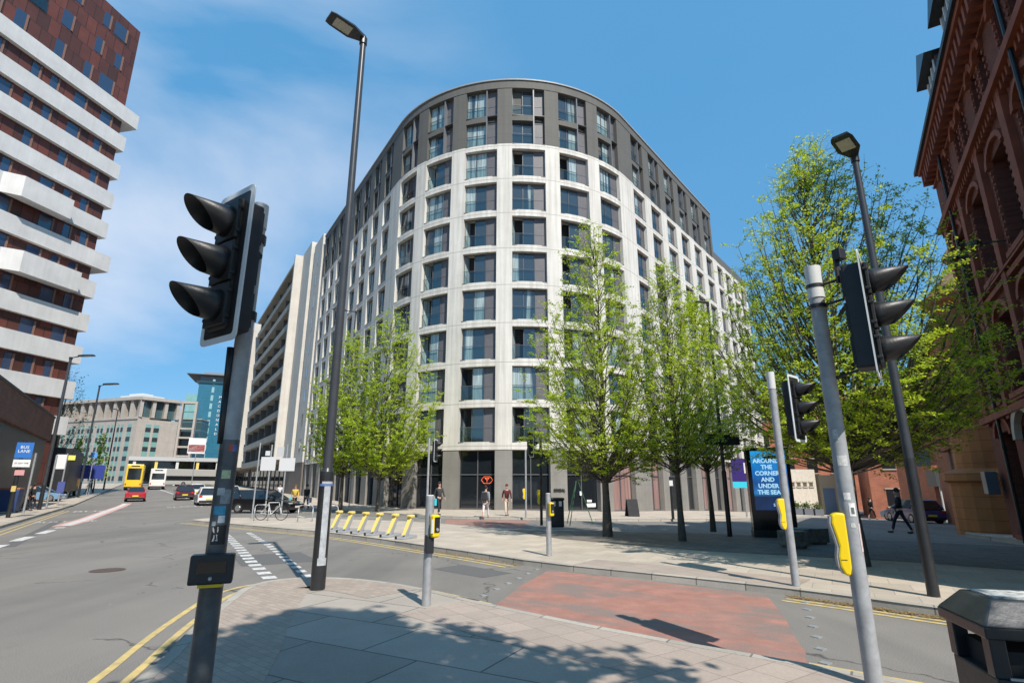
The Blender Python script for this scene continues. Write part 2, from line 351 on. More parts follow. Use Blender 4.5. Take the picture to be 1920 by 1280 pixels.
# ------------------------------------------------------------------ ground: the lie of the land
def clamp(x, a, b): return max(a, min(b, x))
def gz(x, y):
    l = 0.018 * clamp(y - 50, 0, 130) * clamp(-x / 12.0, 0, 1)
    r = -0.001 * clamp(x, 0, 40) * clamp(y - 15, 0, 50)
    return l + r
def struct(name, me):
    o = bpy.data.objects.new(name, me); link(o); o['kind'] = 'structure'; return o
def sheet(name, poly, dz, mtl, make=True, tess=True):
    """a sheet that follows the ground, cut along the ground's own grid"""
    bm = bmesh.new(); vs = [bm.verts.new((p[0], p[1], 0)) for p in poly]; f = bm.faces.new(vs)
    bmesh.ops.triangulate(bm, faces=[f])
    if tess:
        xs = [p[0] for p in poly]; ys = [p[1] for p in poly]
        for lo, hi, a, b, ax in ((min(xs), max(xs), -120, 70, 0), (min(ys), max(ys), 14, 200, 1)):
            k = max(a, math.floor(lo / 2) * 2)
            while k <= min(b, hi):
                co = (k, 0, 0) if ax == 0 else (0, k, 0); no = (1, 0, 0) if ax == 0 else (0, 1, 0)
                bmesh.ops.bisect_plane(bm, geom=bm.verts[:] + bm.edges[:] + bm.faces[:], dist=1e-5, plane_co=co, plane_no=no)
                k += 2
    for v in bm.verts: v.co.z = gz(v.co.x, v.co.y) + dz
    for f in bm.faces:
        if f.normal.z < 0: f.normal_flip()
    bmesh.ops.recalc_face_normals(bm, faces=bm.faces[:])
    if sum(f.normal.z for f in bm.faces) < 0: bmesh.ops.reverse_faces(bm, faces=bm.faces[:])
    me = bpy.data.meshes.new(name); bm.to_mesh(me); bm.free(); me.materials.append(mtl)
    return struct(name, me) if make else me
def densify(pts, step=0.5):
    out = []
    for a, b in zip(pts, pts[1:]):
        n = max(1, int(math.dist(a, b) / step))
        for i in range(n): out.append((a[0] + (b[0] - a[0]) * i / n, a[1] + (b[1] - a[1]) * i / n))
    out.append(pts[-1]); return out
def smoothp(pts, it=2):
    for _ in range(it):
        o = [pts[0]]
        for a, b in zip(pts, pts[1:]):
            o += [(a[0] * .75 + b[0] * .25, a[1] * .75 + b[1] * .25), (a[0] * .25 + b[0] * .75, a[1] * .25 + b[1] * .75)]
        pts = o + [pts[-1]]
    return pts
def offs(pts, d):       # offset polyline to its left by d
    out = []
    for i, p in enumerate(pts):
        a = pts[max(0, i - 1)]; b = pts[min(len(pts) - 1, i + 1)]
        dx, dy = b[0] - a[0], b[1] - a[1]; l = math.hypot(dx, dy) or 1
        out.append((p[0] - dy / l * d, p[1] + dx / l * d))
    return out
def ribbon(mb, pts, d0, d1, z0, z1, m=0):
    A = offs(pts, d0); B = offs(pts, d1)
    for i in range(len(pts) - 1):
        q = [A[i], A[i + 1], B[i + 1], B[i]]; zz = [z0, z0, z1, z1]
        P = [(a, b, gz(a, b) + z) for (a, b), z in zip(q, zz)]
        mb.quad(P[3], P[2], P[1], P[0], m)
def line(name, pts, w, dz, mtl, dash=None, step=1.0):
    mb = MB(); pts = densify(pts, step)
    if dash is None: ribbon(mb, pts, -w / 2, w / 2, dz, dz)
    else:
        pp = densify(pts, 0.05); acc = 0; cur = []
        for a, b in zip(pp, pp[1:]):
            if (acc % (dash[0] + dash[1])) < dash[0]: cur.append(a)
            elif cur:
                if len(cur) > 1: ribbon(mb, [cur[0], cur[-1]], -w / 2, w / 2, dz, dz)
                cur = []
            acc += math.dist(a, b)
        if len(cur) > 1: ribbon(mb, [cur[0], cur[-1]], -w / 2, w / 2, dz, dz)
    # make faces look up
    me = mb.mesh(name, mtl)
    bm = bmesh.new(); bm.from_mesh(me)
    for f in bm.faces:
        if f.normal.z < 0: f.normal_flip()
    bm.to_mesh(me); bm.free()
    return struct(name, me)
def kerb(name, pts, side=1, h=0.125, w=0.15):
    mb = MB(); pts = densify(pts, 1.0)
    ribbon(mb, pts, 0, side * 0.012, 0.0, h - 0.012); ribbon(mb, pts, side * 0.012, side * 0.03, h - 0.012, h); ribbon(mb, pts, side * 0.03, side * w, h, h); ribbon(mb, pts, side * w, side * (w + 0.001), h, 0.05)
    return struct(name, mb.mesh(name, M['kerb']))

def make_ground():
    xs = [-3000, -1200, -500, -250, -160] + list(range(-120, 72, 2)) + [90, 130, 250, 500, 1200, 3000]
    ys = [-800, -200, -60, -20, 0, 6] + list(range(14, 202, 2)) + [260, 400, 800, 1600, 3500]
    V = [(x, y, gz(x, y)) for y in ys for x in xs]; n = len(xs)
    F = [(j * n + i, j * n + i + 1, (j + 1) * n + i + 1, (j + 1) * n + i) for j in range(len(ys) - 1) for i in range(n - 1)]
    me = bpy.data.meshes.new('road'); me.from_pydata(V, [], F); me.materials.append(M['asphalt']); struct('road', me)
make_ground()
UX, UY = -0.547, 0.837       # direction of the long street to the left
NX, NY = 0.837, 0.547
def st(c, t):                # point on the street: c across, t along
    return (NX * c + UX * t, NY * c + UY * t)

# near pavement (where the camera stands)
near_k = smoothp([(-1.2, -6.0), (-2.6, 2.0), (-3.5, 5.9), (-4.05, 7.6), (-4.45, 9.2), (-4.7, 10.3), (-4.55, 11.0), (-4.0, 11.35), (-3.1, 11.25), (-2.2, 10.75), (-1.3, 9.95), (-0.4, 8.95), (1.5, 7.2), (2.9, 6.15), (6.5, 3.3), (12, -1), (18, -6)], 1)
sheet('near_pavement', near_k, 0.118, M['slab_big'], tess=False)
kerb('near_kerb', near_k, side=-1)
# block paved strip behind the near kerb
i0 = [p for p in near_k if p[1] > 4.5 and p[0] < -1.4]
st_in = offs(i0, -1.15)
sheet('block_strip', offs(i0, -0.151) + st_in[::-1], 0.122, M['block'], tess=False)
i1 = [p for p in near_k if p[0] > -0.9 and p[1] > 3.5]
sheet('tactile_paving', offs(i1, -0.151) + offs(i1, -1.35)[::-1], 0.122, M['tactile'], tess=False)
sheet('tactile_paving', [(0.75, 5.6), (1.55, 6.15), (2.6, 5.2), (3.3, 3.8), (2.2, 2.6), (0.3, 4.2)], 0.126, M['tactile'], tess=False)

# middle pavement with the trees
mid_near = [(-16.3, 29.2), (-15.9, 28.5), (-13.1, 26.3), (-9.6, 23.6), (-7.4, 22.0), (-4.6, 19.3), (-2.4, 16.8), (-1.0, 15.3), (0.7, 13.3), (3.0, 11.6), (4.6, 10.3), (5.4, 9.5), (6.1, 8.7), (6.9, 7.9), (12, 3.2), (20, -4)]
mid_far = [(26, -4), (22, 8), (17.5, 14.5), (13.5, 18.5), (8.2, 21.6), (3.0, 22.6), (-0.5, 23.2), (-2.6, 25.6), (-4.6, 27.6), (-9.1, 29.8), (-11.9, 30.6), (-15.1, 30.9), (-16.2, 30.3)]
mid_near = smoothp(mid_near, 1); mid_far = smoothp(mid_far, 1)
sheet('middle_pavement', mid_near + mid_far, 0.118, M['slab_mid'])
sheet('painted_shade_paving', [(-0.2, 22.6), (1.6, 19.0), (5.2, 15.6), (9.2, 13.4), (13.4, 9.6), (20.5, 9.6), (17.2, 14.6), (13.3, 18.4), (8.1, 21.3), (3.0, 22.3)], 0.124, paving('shade_toned_setts', (0.17, 0.155, 0.14), (0.09, 0.085, 0.08), 0.3, 0.15, R(30), mortar=0.006, var=0.2))  # dark sheet paints deeper shade into the plaza colour under the trees
kerb('middle_kerb', mid_near, side=1); kerb('middle_kerb', mid_far, side=1)
i2 = [p for p in mid_near if 0.9 < p[0] < 4.9]
sheet('tactile_paving', offs(i2, 0.151) + offs(i2, 1.25)[::-1], 0.124, M['tactile'])

# far pavement round the main building
far_k = [(-80, 147), (-22.0, 55.5), (-17.2, 46.5), (-15.6, 43.2), (-13.6, 41.0), (-9.4, 37.3), (-6.0, 33.8), (-3.9, 32.0), (0.5, 30.9), (6.1, 30.9), (12.2, 33.2), (17.4, 37.6), (24, 46), (34, 59), (50, 80)]
far_k = smoothp(far_k, 1)
sheet('far_pavement', far_k + [(40, 95), (-20, 120), (-70, 160)], 0.118, M['slab_mid'])
kerb('far_kerb', far_k, side=1)
# left pavement
lk = [st(-4.95, -30), st(-4.95, 20), st(-4.95, 52), st(-4.95, 56), st(-4.95, 200)]
sheet('left_pavement', [st(-4.95, -30), st(-4.95, 200), st(-60, 200), st(-60, -30)][::-1], 0.118, M['slab'])
kerb('left_kerb', lk, side=1)
# right-hand pavement in front of the brick warehouses
rp = [(11.5, 3.0), (13.8, 8.5), (16.2, 17.5), (17.8, 22.6), (24, 30), (34, 40)]
sheet('right_pavement', rp + [(60, 40), (60, 0)], 0.118, M['slab'])
kerb('right_kerb', rp, side=-1)

# ---- markings
def redroad():
    m = bpy.data.materials.new('worn_red_surface'); m.use_nodes = True; nt = m.node_tree; b = nt.nodes['Principled BSDF']
    g = nt.nodes.new('ShaderNodeNewGeometry'); pos = g.outputs['Position']
    mp = nt.nodes.new('ShaderNodeMapping'); mp.vector_type = 'TEXTURE'; mp.inputs['Rotation'].default_value = (0, 0, R(-38)); mp.inputs['Scale'].default_value = (1.25, 0.55, 1); nt.links.new(pos, mp.inputs[0])
    wear = noise(nt, mp.outputs[0], 0.8, 9, 0.68)
    c = ramp(nt, noise(nt, pos, 2.5, 6), [(0.3, (0.29, 0.14, 0.105)), (0.7, (0.41, 0.20, 0.155))])
    c = mixc(nt, ramp(nt, wear, [(0.46, (0, 0, 0)), (0.60, (0.85, 0.85, 0.85))]), c, (0.20, 0.17, 0.15))
    c = mixc(nt, 0.5, c, ramp(nt, noise(nt, pos, 60, 3), [(0.3, (0.7, 0.7, 0.7)), (0.7, (1.25, 1.25, 1.25))]), 'MULTIPLY')
    nt.links.new(c, b.inputs['Base Color']); b.inputs['Roughness'].default_value = 0.85
    return m
M['redroad'] = redroad()
sheet('red_crossing', [(-0.36, 9.05), (0.5, 8.4), (1.5, 7.45), (2.3, 6.75), (3.0, 6.2), (3.35, 6.9), (3.6, 7.7), (3.9, 8.5), (4.4, 10.2), (3.0, 11.35), (1.9, 12.2), (0.8, 13.0), (0.45, 11.9), (0.1, 10.9), (-0.1, 10.0)], 0.004, M['redroad'], tess=False)
sheet('red_crossing', [(-3.6, 31.2), (-0.2, 30.6), (1.0, 30.6), (0.5, 25.5), (-0.2, 23.4), (-2.3, 25.9), (-3.2, 27.0)], 0.006, M['redroad'])
def yellows(pts, d0=0.22, d1=0.45, side=1):
    line('yellow_line', offs(pts, side * d0), 0.09, 0.005, M['yellow_paint']); line('yellow_line', offs(pts, side * d1), 0.09, 0.005, M['yellow_paint'])
nk = [p for p in near_k if p[1] > 1.0 and (p[0] <= -4.2 or p[1] < 8)and p[0] < -2]
yellows(smoothp(nk, 1), 0.2, 0.5)
yellows([p for p in near_k if -3.0 < p[0] < -0.5 and p[1] > 8.5], 0.15, 0.38)
yellows([p for p in mid_near if -16.2 < p[0] < 0.3], 0.3, 0.55, -1)
yellows([p for p in mid_near if 4.7 < p[0] < 13], 0.3, 0.5, -1)
yellows([(2.9, 6.15), (4.8, 4.65), (8, 2.1)], 0.2, 0.42)
yellows([st(-4.95, 0), st(-4.95, 52)], 0.35, 0.65, -1)
line('broken_white_line', [(-11.2, 22.4), (-8.2, 17.4), (-6.4, 14.3), (-4.75, 11.65)], 0.27, 0.006, M['white_paint'], dash=(0.42, 0.28))
line('broken_white_line', [(-10.4, 22.7), (-7.5, 17.9), (-5.4, 14.2), (-4.1, 11.9)], 0.2, 0.006, M['white_paint'], dash=(0.42, 0.28))
line('lane_line', [(-20.6, 26.4), (-22.7, 30.2), (-36.9, 54.2)], 0.34, 0.010, M['white_paint'])
line('pink_lane_edge', [(-20.6, 26.2), (-22.7, 30.2), (-36.9, 54.4)], 0.75, 0.006, M['pink_paint'])
line('broken_white_line', [(-12.0, 11.0), (-16.0, 18.1), (-20.1, 25.6)], 0.35, 0.006, M['white_paint'], dash=(2.0, 1.2))
line('centre_line', [st(7.9, 38), st(4.5, 70), st(2.5, 120)], 0.22, 0.006, M['white_paint'])
line('centre_line', [st(8.2, 24), st(8.0, 36)], 0.2, 0.006, M['white_paint'], dash=(1.6, 1.0))
line('stop_line', [st(8.0, 33.5), st(11.5, 31.5)], 0.3, 0.006, M['white_paint'])
# studs at the crossing edges
mb = MB()
for k in range(7):
    t = k / 6
    for p in ((-0.7 + 1.25 * t, 9.55 + 3.6 * t), (3.35 + 1.4 * t, 6.5 + 3.1 * t)):
        mb.box((p[0], p[1], 0.006), (0.1, 0.1, 0.012), 0.6)
struct('road_studs', mb.mesh('road_studs', M['galv']))
mb = MB(); mb.box((-0.85, 9.75, 0.004), (0.5, 0.42, 0.008), -0.75)
for k in range(6): mb.box((-0.85 + (k - 2.5) * 0.055 * math.cos(-0.75), 9.75 + (k - 2.5) * 0.055 * math.sin(-0.75), 0.01), (0.022, 0.36, 0.008), -0.75)
tag(struct('drain_grate', mb.mesh('drain_grate', mat('rusty_iron', (0.10, 0.07, 0.055), 0.7, var=0.4, vscale=20))))
mb = MB(); mb.lathe([(0.34, 0), (0.34, 0.006)], (-9.0, 13.0, 0.002), 28); mb.lathe([(0.29, 0), (0.29, 0.006)], (-9.0, 13.0, 0.006), 28); struct('manhole_cover', mb.mesh('manhole_cover', mat('rusty_iron', (0.10, 0.07, 0.055))))
sheet('asphalt_patch', [(-7.5, 15.5), (-6.3, 13.6), (-4.8, 14.5), (-6.0, 16.4)], 0.003, mat('newer_asphalt', (0.125, 0.122, 0.118), 0.9, var=0.25, vscale=30))
sheet('asphalt_patch', [(-14.5, 15.0), (-11.5, 11.2), (-10.8, 11.8), (-13.8, 15.6)], 0.0032, mat('older_asphalt', (0.21, 0.195, 0.175), 0.9, var=0.25, vscale=30))
sheet('asphalt_patch', [(-8.6, 7.2), (-6.9, 5.6), (-6.2, 6.4), (-7.9, 8.0)], 0.0032, mat('older_asphalt', (0.21, 0.195, 0.175)), tess=False)
sheet('asphalt_patch', [(-24, 30), (-15.5, 17.5), (-15.2, 17.7), (-23.7, 30.2)], 0.0032, mat('newer_asphalt', (0.125, 0.122, 0.118)))
sheet('asphalt_patch', [(-1.8, 13.2), (-0.6, 12.0), (0.0, 12.6), (-1.2, 13.9)], 0.0032, mat('newer_asphalt', (0.125, 0.122, 0.118)), tess=False)
sheet('asphalt_patch', [(4.2, 5.6), (6.0, 4.1), (6.6, 4.8), (4.8, 6.3)], 0.003, mat('newer_asphalt', (0.125, 0.122, 0.118)), tess=False)
# worn road lettering on the long street
def roadtext(s, at, size):
    me = textmesh(s, size, 0.0); me.materials.append(M['white_paint']); o = struct('road_lettering', me)
    o.location = (at[0], at[1], gz(*at) + 0.008); o.rotation_euler = (0.0, 0, math.atan2(-UX, UY)); o.scale = (0.5, 1.3, 1)
    return o
roadtext('BUS LANE', st(-3.1, 37), 1.15)
roadtext('BUS', st(-3.0, 50), 2.2)
roadtext('SLOW', st(3.2, 56), 2.0)

# ------------------------------------------------------------------ the round-nosed apartment building
CX, CY, RR = 0.2, 52.4, 12.9
TL, TR = R(-57.9), R(51.7)
LEFT_D = (-0.532, 0.847); RIGHT_D = (0.62, 0.784)
A_L = RR * (-TL); A_R = RR * TR
def wall_pt(u, off=0.0):
    """u = 0 at the nose (angle 0), negative to the left; returns point and outward normal"""
    if -A_L <= u <= A_R:
        t = u / RR; n = (math.sin(t), -math.cos(t)); return (CX + n[0] * (RR - off), CY + n[1] * (RR - off)), n
    if u < -A_L:
        n = (math.sin(TL), -math.cos(TL)); d = (-math.cos(TL), -math.sin(TL)); s = -A_L - u
    else:
        n = (math.sin(TR), -math.cos(TR)); d = (math.cos(TR), math.sin(TR)); s = u - A_R
    return (CX + n[0] * (RR - off) + d[0] * s, CY + n[1] * (RR - off) + d[1] * s), n
def ubox(mb, u0, u1, z0, z1, in0, in1, m=0, step=0.7):
    n = max(1, int(round((u1 - u0) / step))) if (u1 > -A_L and u0 < A_R) else 1
    us = [u0 + (u1 - u0) * i / n for i in range(n + 1)]
    F = [wall_pt(u, in0)[0] for u in us]; B = [wall_pt(u, in1)[0] for u in us]
    P = []
    for i in range(n + 1):
        P += [(F[i][0], F[i][1], z0), (F[i][0], F[i][1], z1), (B[i][0], B[i][1], z1), (B[i][0], B[i][1], z0)]
    Fc = []
    for i in range(n):
        a = i * 4; b = a + 4
        Fc += [(a, b, b + 1, a + 1), (a + 1, b + 1, b + 2, a + 2), (a + 2, b + 2, b + 3, a + 3), (a + 3, b + 3, b, a)]
    Fc += [(0, 1, 2, 3), (n * 4 + 3, n * 4 + 2, n * 4 + 1, n * 4)]
    mb.add(P, Fc, m)
# bays: (u of centre, opening width)
piers_arc = [R(a) * RR for a in (-57, -39.2, -21.4, -3.6, 14.2, 32, 49.8)]
BAYS = []
for a, b in zip(piers_arc, piers_arc[1:]): BAYS.append(((a + b) / 2, (b - a) - 1.25))
for k in range(8): BAYS.append((-A_L - 2.75 - 3.46 * k, 2.05))
for k in range(6): BAYS.append((A_R + 2.95 + 3.9 * k, 2.45))
NEND = len(BAYS)
for k in range(4): BAYS.append((A_R + 26.3 + 3.3 * k, 2.1))
BAYS.sort()
U0 = -A_L - 2.75 - 3.46 * 7 - 1.9; U1 = A_R + 2.95 + 3.9 * 5 + 1.8; U2 = A_R + 26.3 + 3.3 * 3 + 1.9
FS = [4.81 + 3.06 * k for k in range(8)]; WH = 2.5; TOPW = 29.2; TOPD = 35.35
mb_ = thing('round_nosed_apartment_building', (CX, 60, 0), 'tall cream apartment block with a rounded nose, dark top storeys and grey ground floor', 'building')
BLD = mb_
cream = MB(); dark = MB(); grey = MB(); shopf = MB()
edges = [U0] + [e for u, w in BAYS for e in (u - w / 2, u + w / 2)] + [U2]
gaps = list(zip(edges[0::2], edges[1::2]))          # solid piers
for a, b in gaps:
    top_end = min(b, U1)
    ubox(cream, a, b, 4.25, TOPW, 0.0, 0.9)
    if a < U1: ubox(dark, a, top_end, TOPW, TOPD - 0.75, 0.0, 0.9)
    ubox(grey, a, b, -3.0, 4.25, 0.04, 0.9)
for (u, w) in BAYS:
    a, b = u - w / 2, u + w / 2
    ubox(cream, a, b, 4.25, FS[0], 0.018, 0.9)
    for k in range(7): ubox(cream, a, b, FS[k] + WH, FS[k + 1], 0.018, 0.9)
    ubox(cream, a, b, FS[7] + WH, TOPW, 0.018, 0.9)
    if b < U1:
        ubox(dark, a, a + w * 0.66, 31.45, 32.0, 0.05, 0.9)
        ubox(dark, a, b, 29.2, 29.24, 0.02, 0.9)
ubox(dark, U0, U1, TOPD - 0.75, TOPD, -0.03, 0.95)
ubox(dark, U1, U2, TOPW, TOPW + 1.0, 0.0, 0.9)
part('cream_wall', cream, M['cream'], BLD, world=True); part('dark_upper_wall', dark, M['dark_stone'], BLD, world=True)
part('ground_floor_wall', grey, M['grey_stone'], BLD, world=True)
cop = MB(); ubox(cop, U0 - 0.05, U1 + 0.05, TOPD, TOPD + 0.12, -0.12, 1.0); part('roof_coping', cop, mat('pale_coping', (0.30, 0.30, 0.29), 0.5), BLD, world=True)
rf = MB(); ring = [wall_pt(U0 + (U1 - U0) * i / 60, 0.5)[0] for i in range(61)]
back = [(ring[-1][0] - 5, ring[-1][1] + 18), (ring[0][0] + 10, ring[0][1] + 12)]
rf.prism([(x, y, 0) for x, y in ring + back], (0, 0, 30), (0, 0, 35.2)); part('roof', rf, M['dark_stone'], BLD, world=True)
core = MB()    # inner body behind the openings, so that no daylight passes through the building
ring2 = [wall_pt(U0 + 0.3 + (U2 - U0 - 0.6) * i / 80, 0.92)[0] for i in range(81)]
back2 = [(ring2[-1][0] - 8, ring2[-1][1] + 20), (ring2[0][0] + 12, ring2[0][1] + 10)]
core.prism([(x, y, 0) for x, y in ring2 + back2], (0, 0, -3), (0, 0, 29.9)); part('inner_wall', core, mat('dark_interior', (0.03, 0.03, 0.03), 0.9), BLD, world=True)
eb = MB(); p0, n0 = wall_pt(U0, 0.2); eb.prism([(p0[0], p0[1], 0), (p0[0] + 14, p0[1] + 10, 0), (p0[0] + 14, p0[1] + 9.4, 0), (p0[0] + 0.3, p0[1] - 0.3, 0)], (0, 0, 0), (0, 0, 35)); part('end_wall', eb, M['cream'], BLD, world=True)

def win_meshes(w, h, kind):
    """a window in local space: x along the wall, -y outwards, z up from the sill"""
    fr = MB(); t = 0.06; gl = MB(); lo = MB(); ra = MB()
    gw = w * 0.66
    for x in (t / 2, gw / 2, gw): fr.box((x - w / 2, 0, h / 2), (t, 0.09, h))
    fr.box((w / 2 - t / 2, 0, h / 2), (t, 0.09, h))
    for z in (t / 2, h - t / 2): fr.box((0, 0, z), (w - 2 * t, 0.085, t))
    fr.box((0, -0.22, -0.02), (w, 0.3, 0.05))
    for a, b in ((t, gw / 2 - t / 2), (gw / 2 + t / 2, gw - t / 2)):
        if kind == 1 and a == t: continue
        gl.quad((a - w / 2, 0.0, t), (b - w / 2, 0.0, t), (b - w / 2, 0.0, h - t), (a - w / 2, 0.0, h - t))
    if kind == 1: gl.quad((t - w / 2, 0.9, t), (gw / 2 - w / 2, 0.9, t), (gw / 2 - w / 2, 0.9, h - t), (t - w / 2, 0.9, h - t), m=1)
    if kind == 1:    # an open door leaf swung inwards
        a = t - w / 2; gl.quad((a, 0.0, t), (a + 0.25, 0.5, t), (a + 0.25, 0.5, h - t), (a, 0.0, h - t))
    lo.box(((gw + t / 2 + w - t) / 2 - w / 2, 0.02, h / 2), (w - t - gw - t / 2, 0.06, h - 2 * t))
    lw = (w - t - gw)
    for i in range(5): lo.box((gw + t + (lw - 0.1) * (i + 0.5) / 5 - w / 2, -0.012, h / 2), (0.03, 0.02, h - 2 * t))
    lo.box(((gw + t / 2 + w - t) / 2 - w / 2, -0.015, h * 0.42), (lw - 0.06, 0.03, 0.04))
    ra.quad((0.03 - w / 2, -0.12, 0.03), (gw - 0.03 - w / 2, -0.12, 0.03), (gw - 0.03 - w / 2, -0.12, 1.08), (0.03 - w / 2, -0.12, 1.08), m=0)
    ra.box((gw / 2 - w / 2, -0.12, 1.09), (gw - 0.04, 0.04, 0.03), m=1)
    return fr, gl, lo, ra
WM = {}
def wmesh(w, h, kind):
    k = (round(w, 2), round(h, 2), kind)
    if k not in WM:
        fr, gl, lo, ra = win_meshes(w, h, kind)
        WM[k] = (fr.mesh('window', M['frame']), gl.mesh('pane', [M['glass'], M['rubber']]), lo.mesh('louvre_panel', M['louvre']), ra.mesh('balustrade', [M['rail'], M['frame']]), (fr, gl, lo, ra))
    return WM[k]
slots = []
for bi, (u, w) in enumerate(BAYS):
    for k in range(8): slots.append((u, w, FS[k], WH))
    if u < U1: slots.append((u, w, 29.24, 2.21)); slots.append((u, w, 32.0, 2.6))
def slot_dist(s):
    (x, y), n = wall_pt(s[0]); d = math.hypot(x, y); return -(abs(n[0] * x + n[1] * y) / d) * s[1] * s[3] / (d * d)
slots.sort(key=slot_dist)
rest = [MB(), MB(), MB(), MB()]
for i, (u, w, z, h) in enumerate(slots):
    kind = 1 if random.random() < 0.34 else 0
    (x, y), n = wall_pt(u, 0.36 + (0.07 if -A_L < u < A_R else 0)); rz = math.atan2(n[0], -n[1])
    g = wmesh(w, h, kind)
    if i < 100:
        f = inst('window', g[0], BLD, (x - CX, y - 60, z), rz)
        inst('pane', g[1], f); inst('louvre_panel', g[2], f); inst('balustrade', g[3], f)
    else:
        ca, sa = math.cos(rz), math.sin(rz)
        for q in range(4):
            s = g[4][q]
            o = len(rest[q].v); rest[q].v += [(x + a * ca - b * sa, y + a * sa + b * ca, z + c) for a, b, c in s.v]
            rest[q].f += [tuple(j + o for j in f) for f in s.f]; rest[q].m += s.m
wr = part('windows', rest[0], M['frame'], BLD, world=True); wr['kind'] = 'stuff'
for q, (nm, mt) in enumerate((('panes', [M['glass'], M['rubber']]), ('louvre_panels', M['louvre']), ('balustrades', [M['rail'], M['frame']]))):
    r = part(nm, rest[q + 1], mt, wr, world=True); r['kind'] = 'stuff'
# fins that split the tall openings of the two dark storeys
fin_metal = mat('fin_metal', (0.16, 0.165, 0.175), 0.4)
for (u, w) in BAYS:
    if u < U1: fin = MB(); ubox(fin, u - w / 2 + w * 0.66 - 0.04, u - w / 2 + w * 0.66 + 0.06, 29.24, 34.6, 0.04, 0.42); part('window_fin', fin, fin_metal, BLD, world=True)
# ground floor glazing
for bi, (u, w) in enumerate(BAYS):
    (x, y), n = wall_pt(u, 0.5 + (0.07 if -A_L < u < A_R else 0)); rz = math.atan2(n[0], -n[1])
    zb = gz(x, y) + 0.1; H = 4.25 - zb
    fr = MB(); gl = MB(); t = 0.07
    for xx in (-w / 2 + t / 2, 0, w / 2 - t / 2): fr.box((xx, 0, H / 2), (t, 0.12, H))
    for zz in (0.06, 2.53 - zb, H - t / 2): fr.box((0, 0, zz), (w - 2 * t, 0.11, t if zz > 0.1 else 0.12))
    gl.quad((-w / 2, 0.02, 0), (w / 2, 0.02, 0), (w / 2, 0.02, H), (-w / 2, 0.02, H))
    f = part('shop_window', fr, M['frame'], BLD); f.location = (x - CX, y - 60, zb); f.rotation_euler = (0, 0, rz)
    part('pane', gl, M['pink_shop_glass'] if (9 < u < 17 or (u > 20 and bi % 2)) else M['shop_glass'], f)
    if -5.5 < u < -1:     # red neon sign in the window
        nm = mat('red_neon', (0.8, 0.15, 0.05), 0.5, emit=(1.0, 0.13, 0.04), estr=0.8)
        ne = MB()
        pts = [(-0.42, 0), (-0.24, 0.23), (0.24, 0.23), (0.42, 0), (0.24, -0.23), (-0.24, -0.23), (-0.42, 0)]
        for a, b in zip(pts, pts[1:]):
            q = 3
            for j in range(q):
                t0, t1 = (j + 0.12) / q, (j + 0.85) / q
                ne.tube((0.72 + a[0] + (b[0] - a[0]) * t0, -0.1, 2.05 + a[1] + (b[1] - a[1]) * t0), (0.72 + a[0] + (b[0] - a[0]) * t1, -0.1, 2.05 + a[1] + (b[1] - a[1]) * t1), 0.018, n=6)
        for a, b in (((-0.16, 0.13), (0, 0.0)), ((0, 0), (0.16, 0.13)), ((0, 0), (0, -0.15)), ((-0.16, 0.13), (0.16, 0.13))):
            ne.tube((0.72 + a[0], -0.1, 2.05 + a[1]), (0.72 + b[0], -0.1, 2.05 + b[1]), 0.016, n=6)
        part('neon_sign', ne, nm, f)
    if 3.5 < u < 7:
        ps = MB(); ps.box((-0.1, -0.09, 1.25), (0.16, 0.01, 0.3)); ps.box((0.75, -0.09, 0.42), (0.75, 0.01, 0.26)); ps.box((0.6, -0.09, 0.72), (0.4, 0.01, 0.16)); part('notices', ps, M['white_mat'], f)
# small dark lettering on the pier right of the nose
(px_, py_), n_ = wall_pt(R(14.2) * RR, -0.02); text('wall_lettering', 'SOCIAL', 0.25, M['black_paint'], BLD, (px_ - CX, py_ - 60, 1.45), (R(90), 0, math.atan2(n_[0], -n_[1])), 0.02, bold=0.012)

# ------------------------------------------------------------------ generic straight-facade helper
class Face:
    """a vertical plane: origin o (x,y), unit direction d along it; outward normal is d turned clockwise (side=1)"""
    def __init__(s, o, d, side=1):
        l = math.hypot(*d); s.o = o; s.d = (d[0] / l, d[1] / l); s.n = (s.d[1] * side, -s.d[0] * side)
    def p(s, u, out=0.0): return (s.o[0] + s.d[0] * u + s.n[0] * out, s.o[1] + s.d[1] * u + s.n[1] * out)
    def box(s, mb, u0, u1, z0, z1, o0, o1, m=0):
        a, b, c, d = s.p(u0, o0), s.p(u1, o0), s.p(u1, o1), s.p(u0, o1)
        ar = sum(p[0] * q[1] - q[0] * p[1] for p, q in ((a, b), (b, c), (c, d), (d, a)))
        q = [a, b, c, d] if ar > 0 else [a, d, c, b]
        mb.hexa([(x, y, z0) for x, y in q] + [(x, y, z1) for x, y in q], m); return mb
    def rz(s): return math.atan2(s.n[0], -s.n[1])

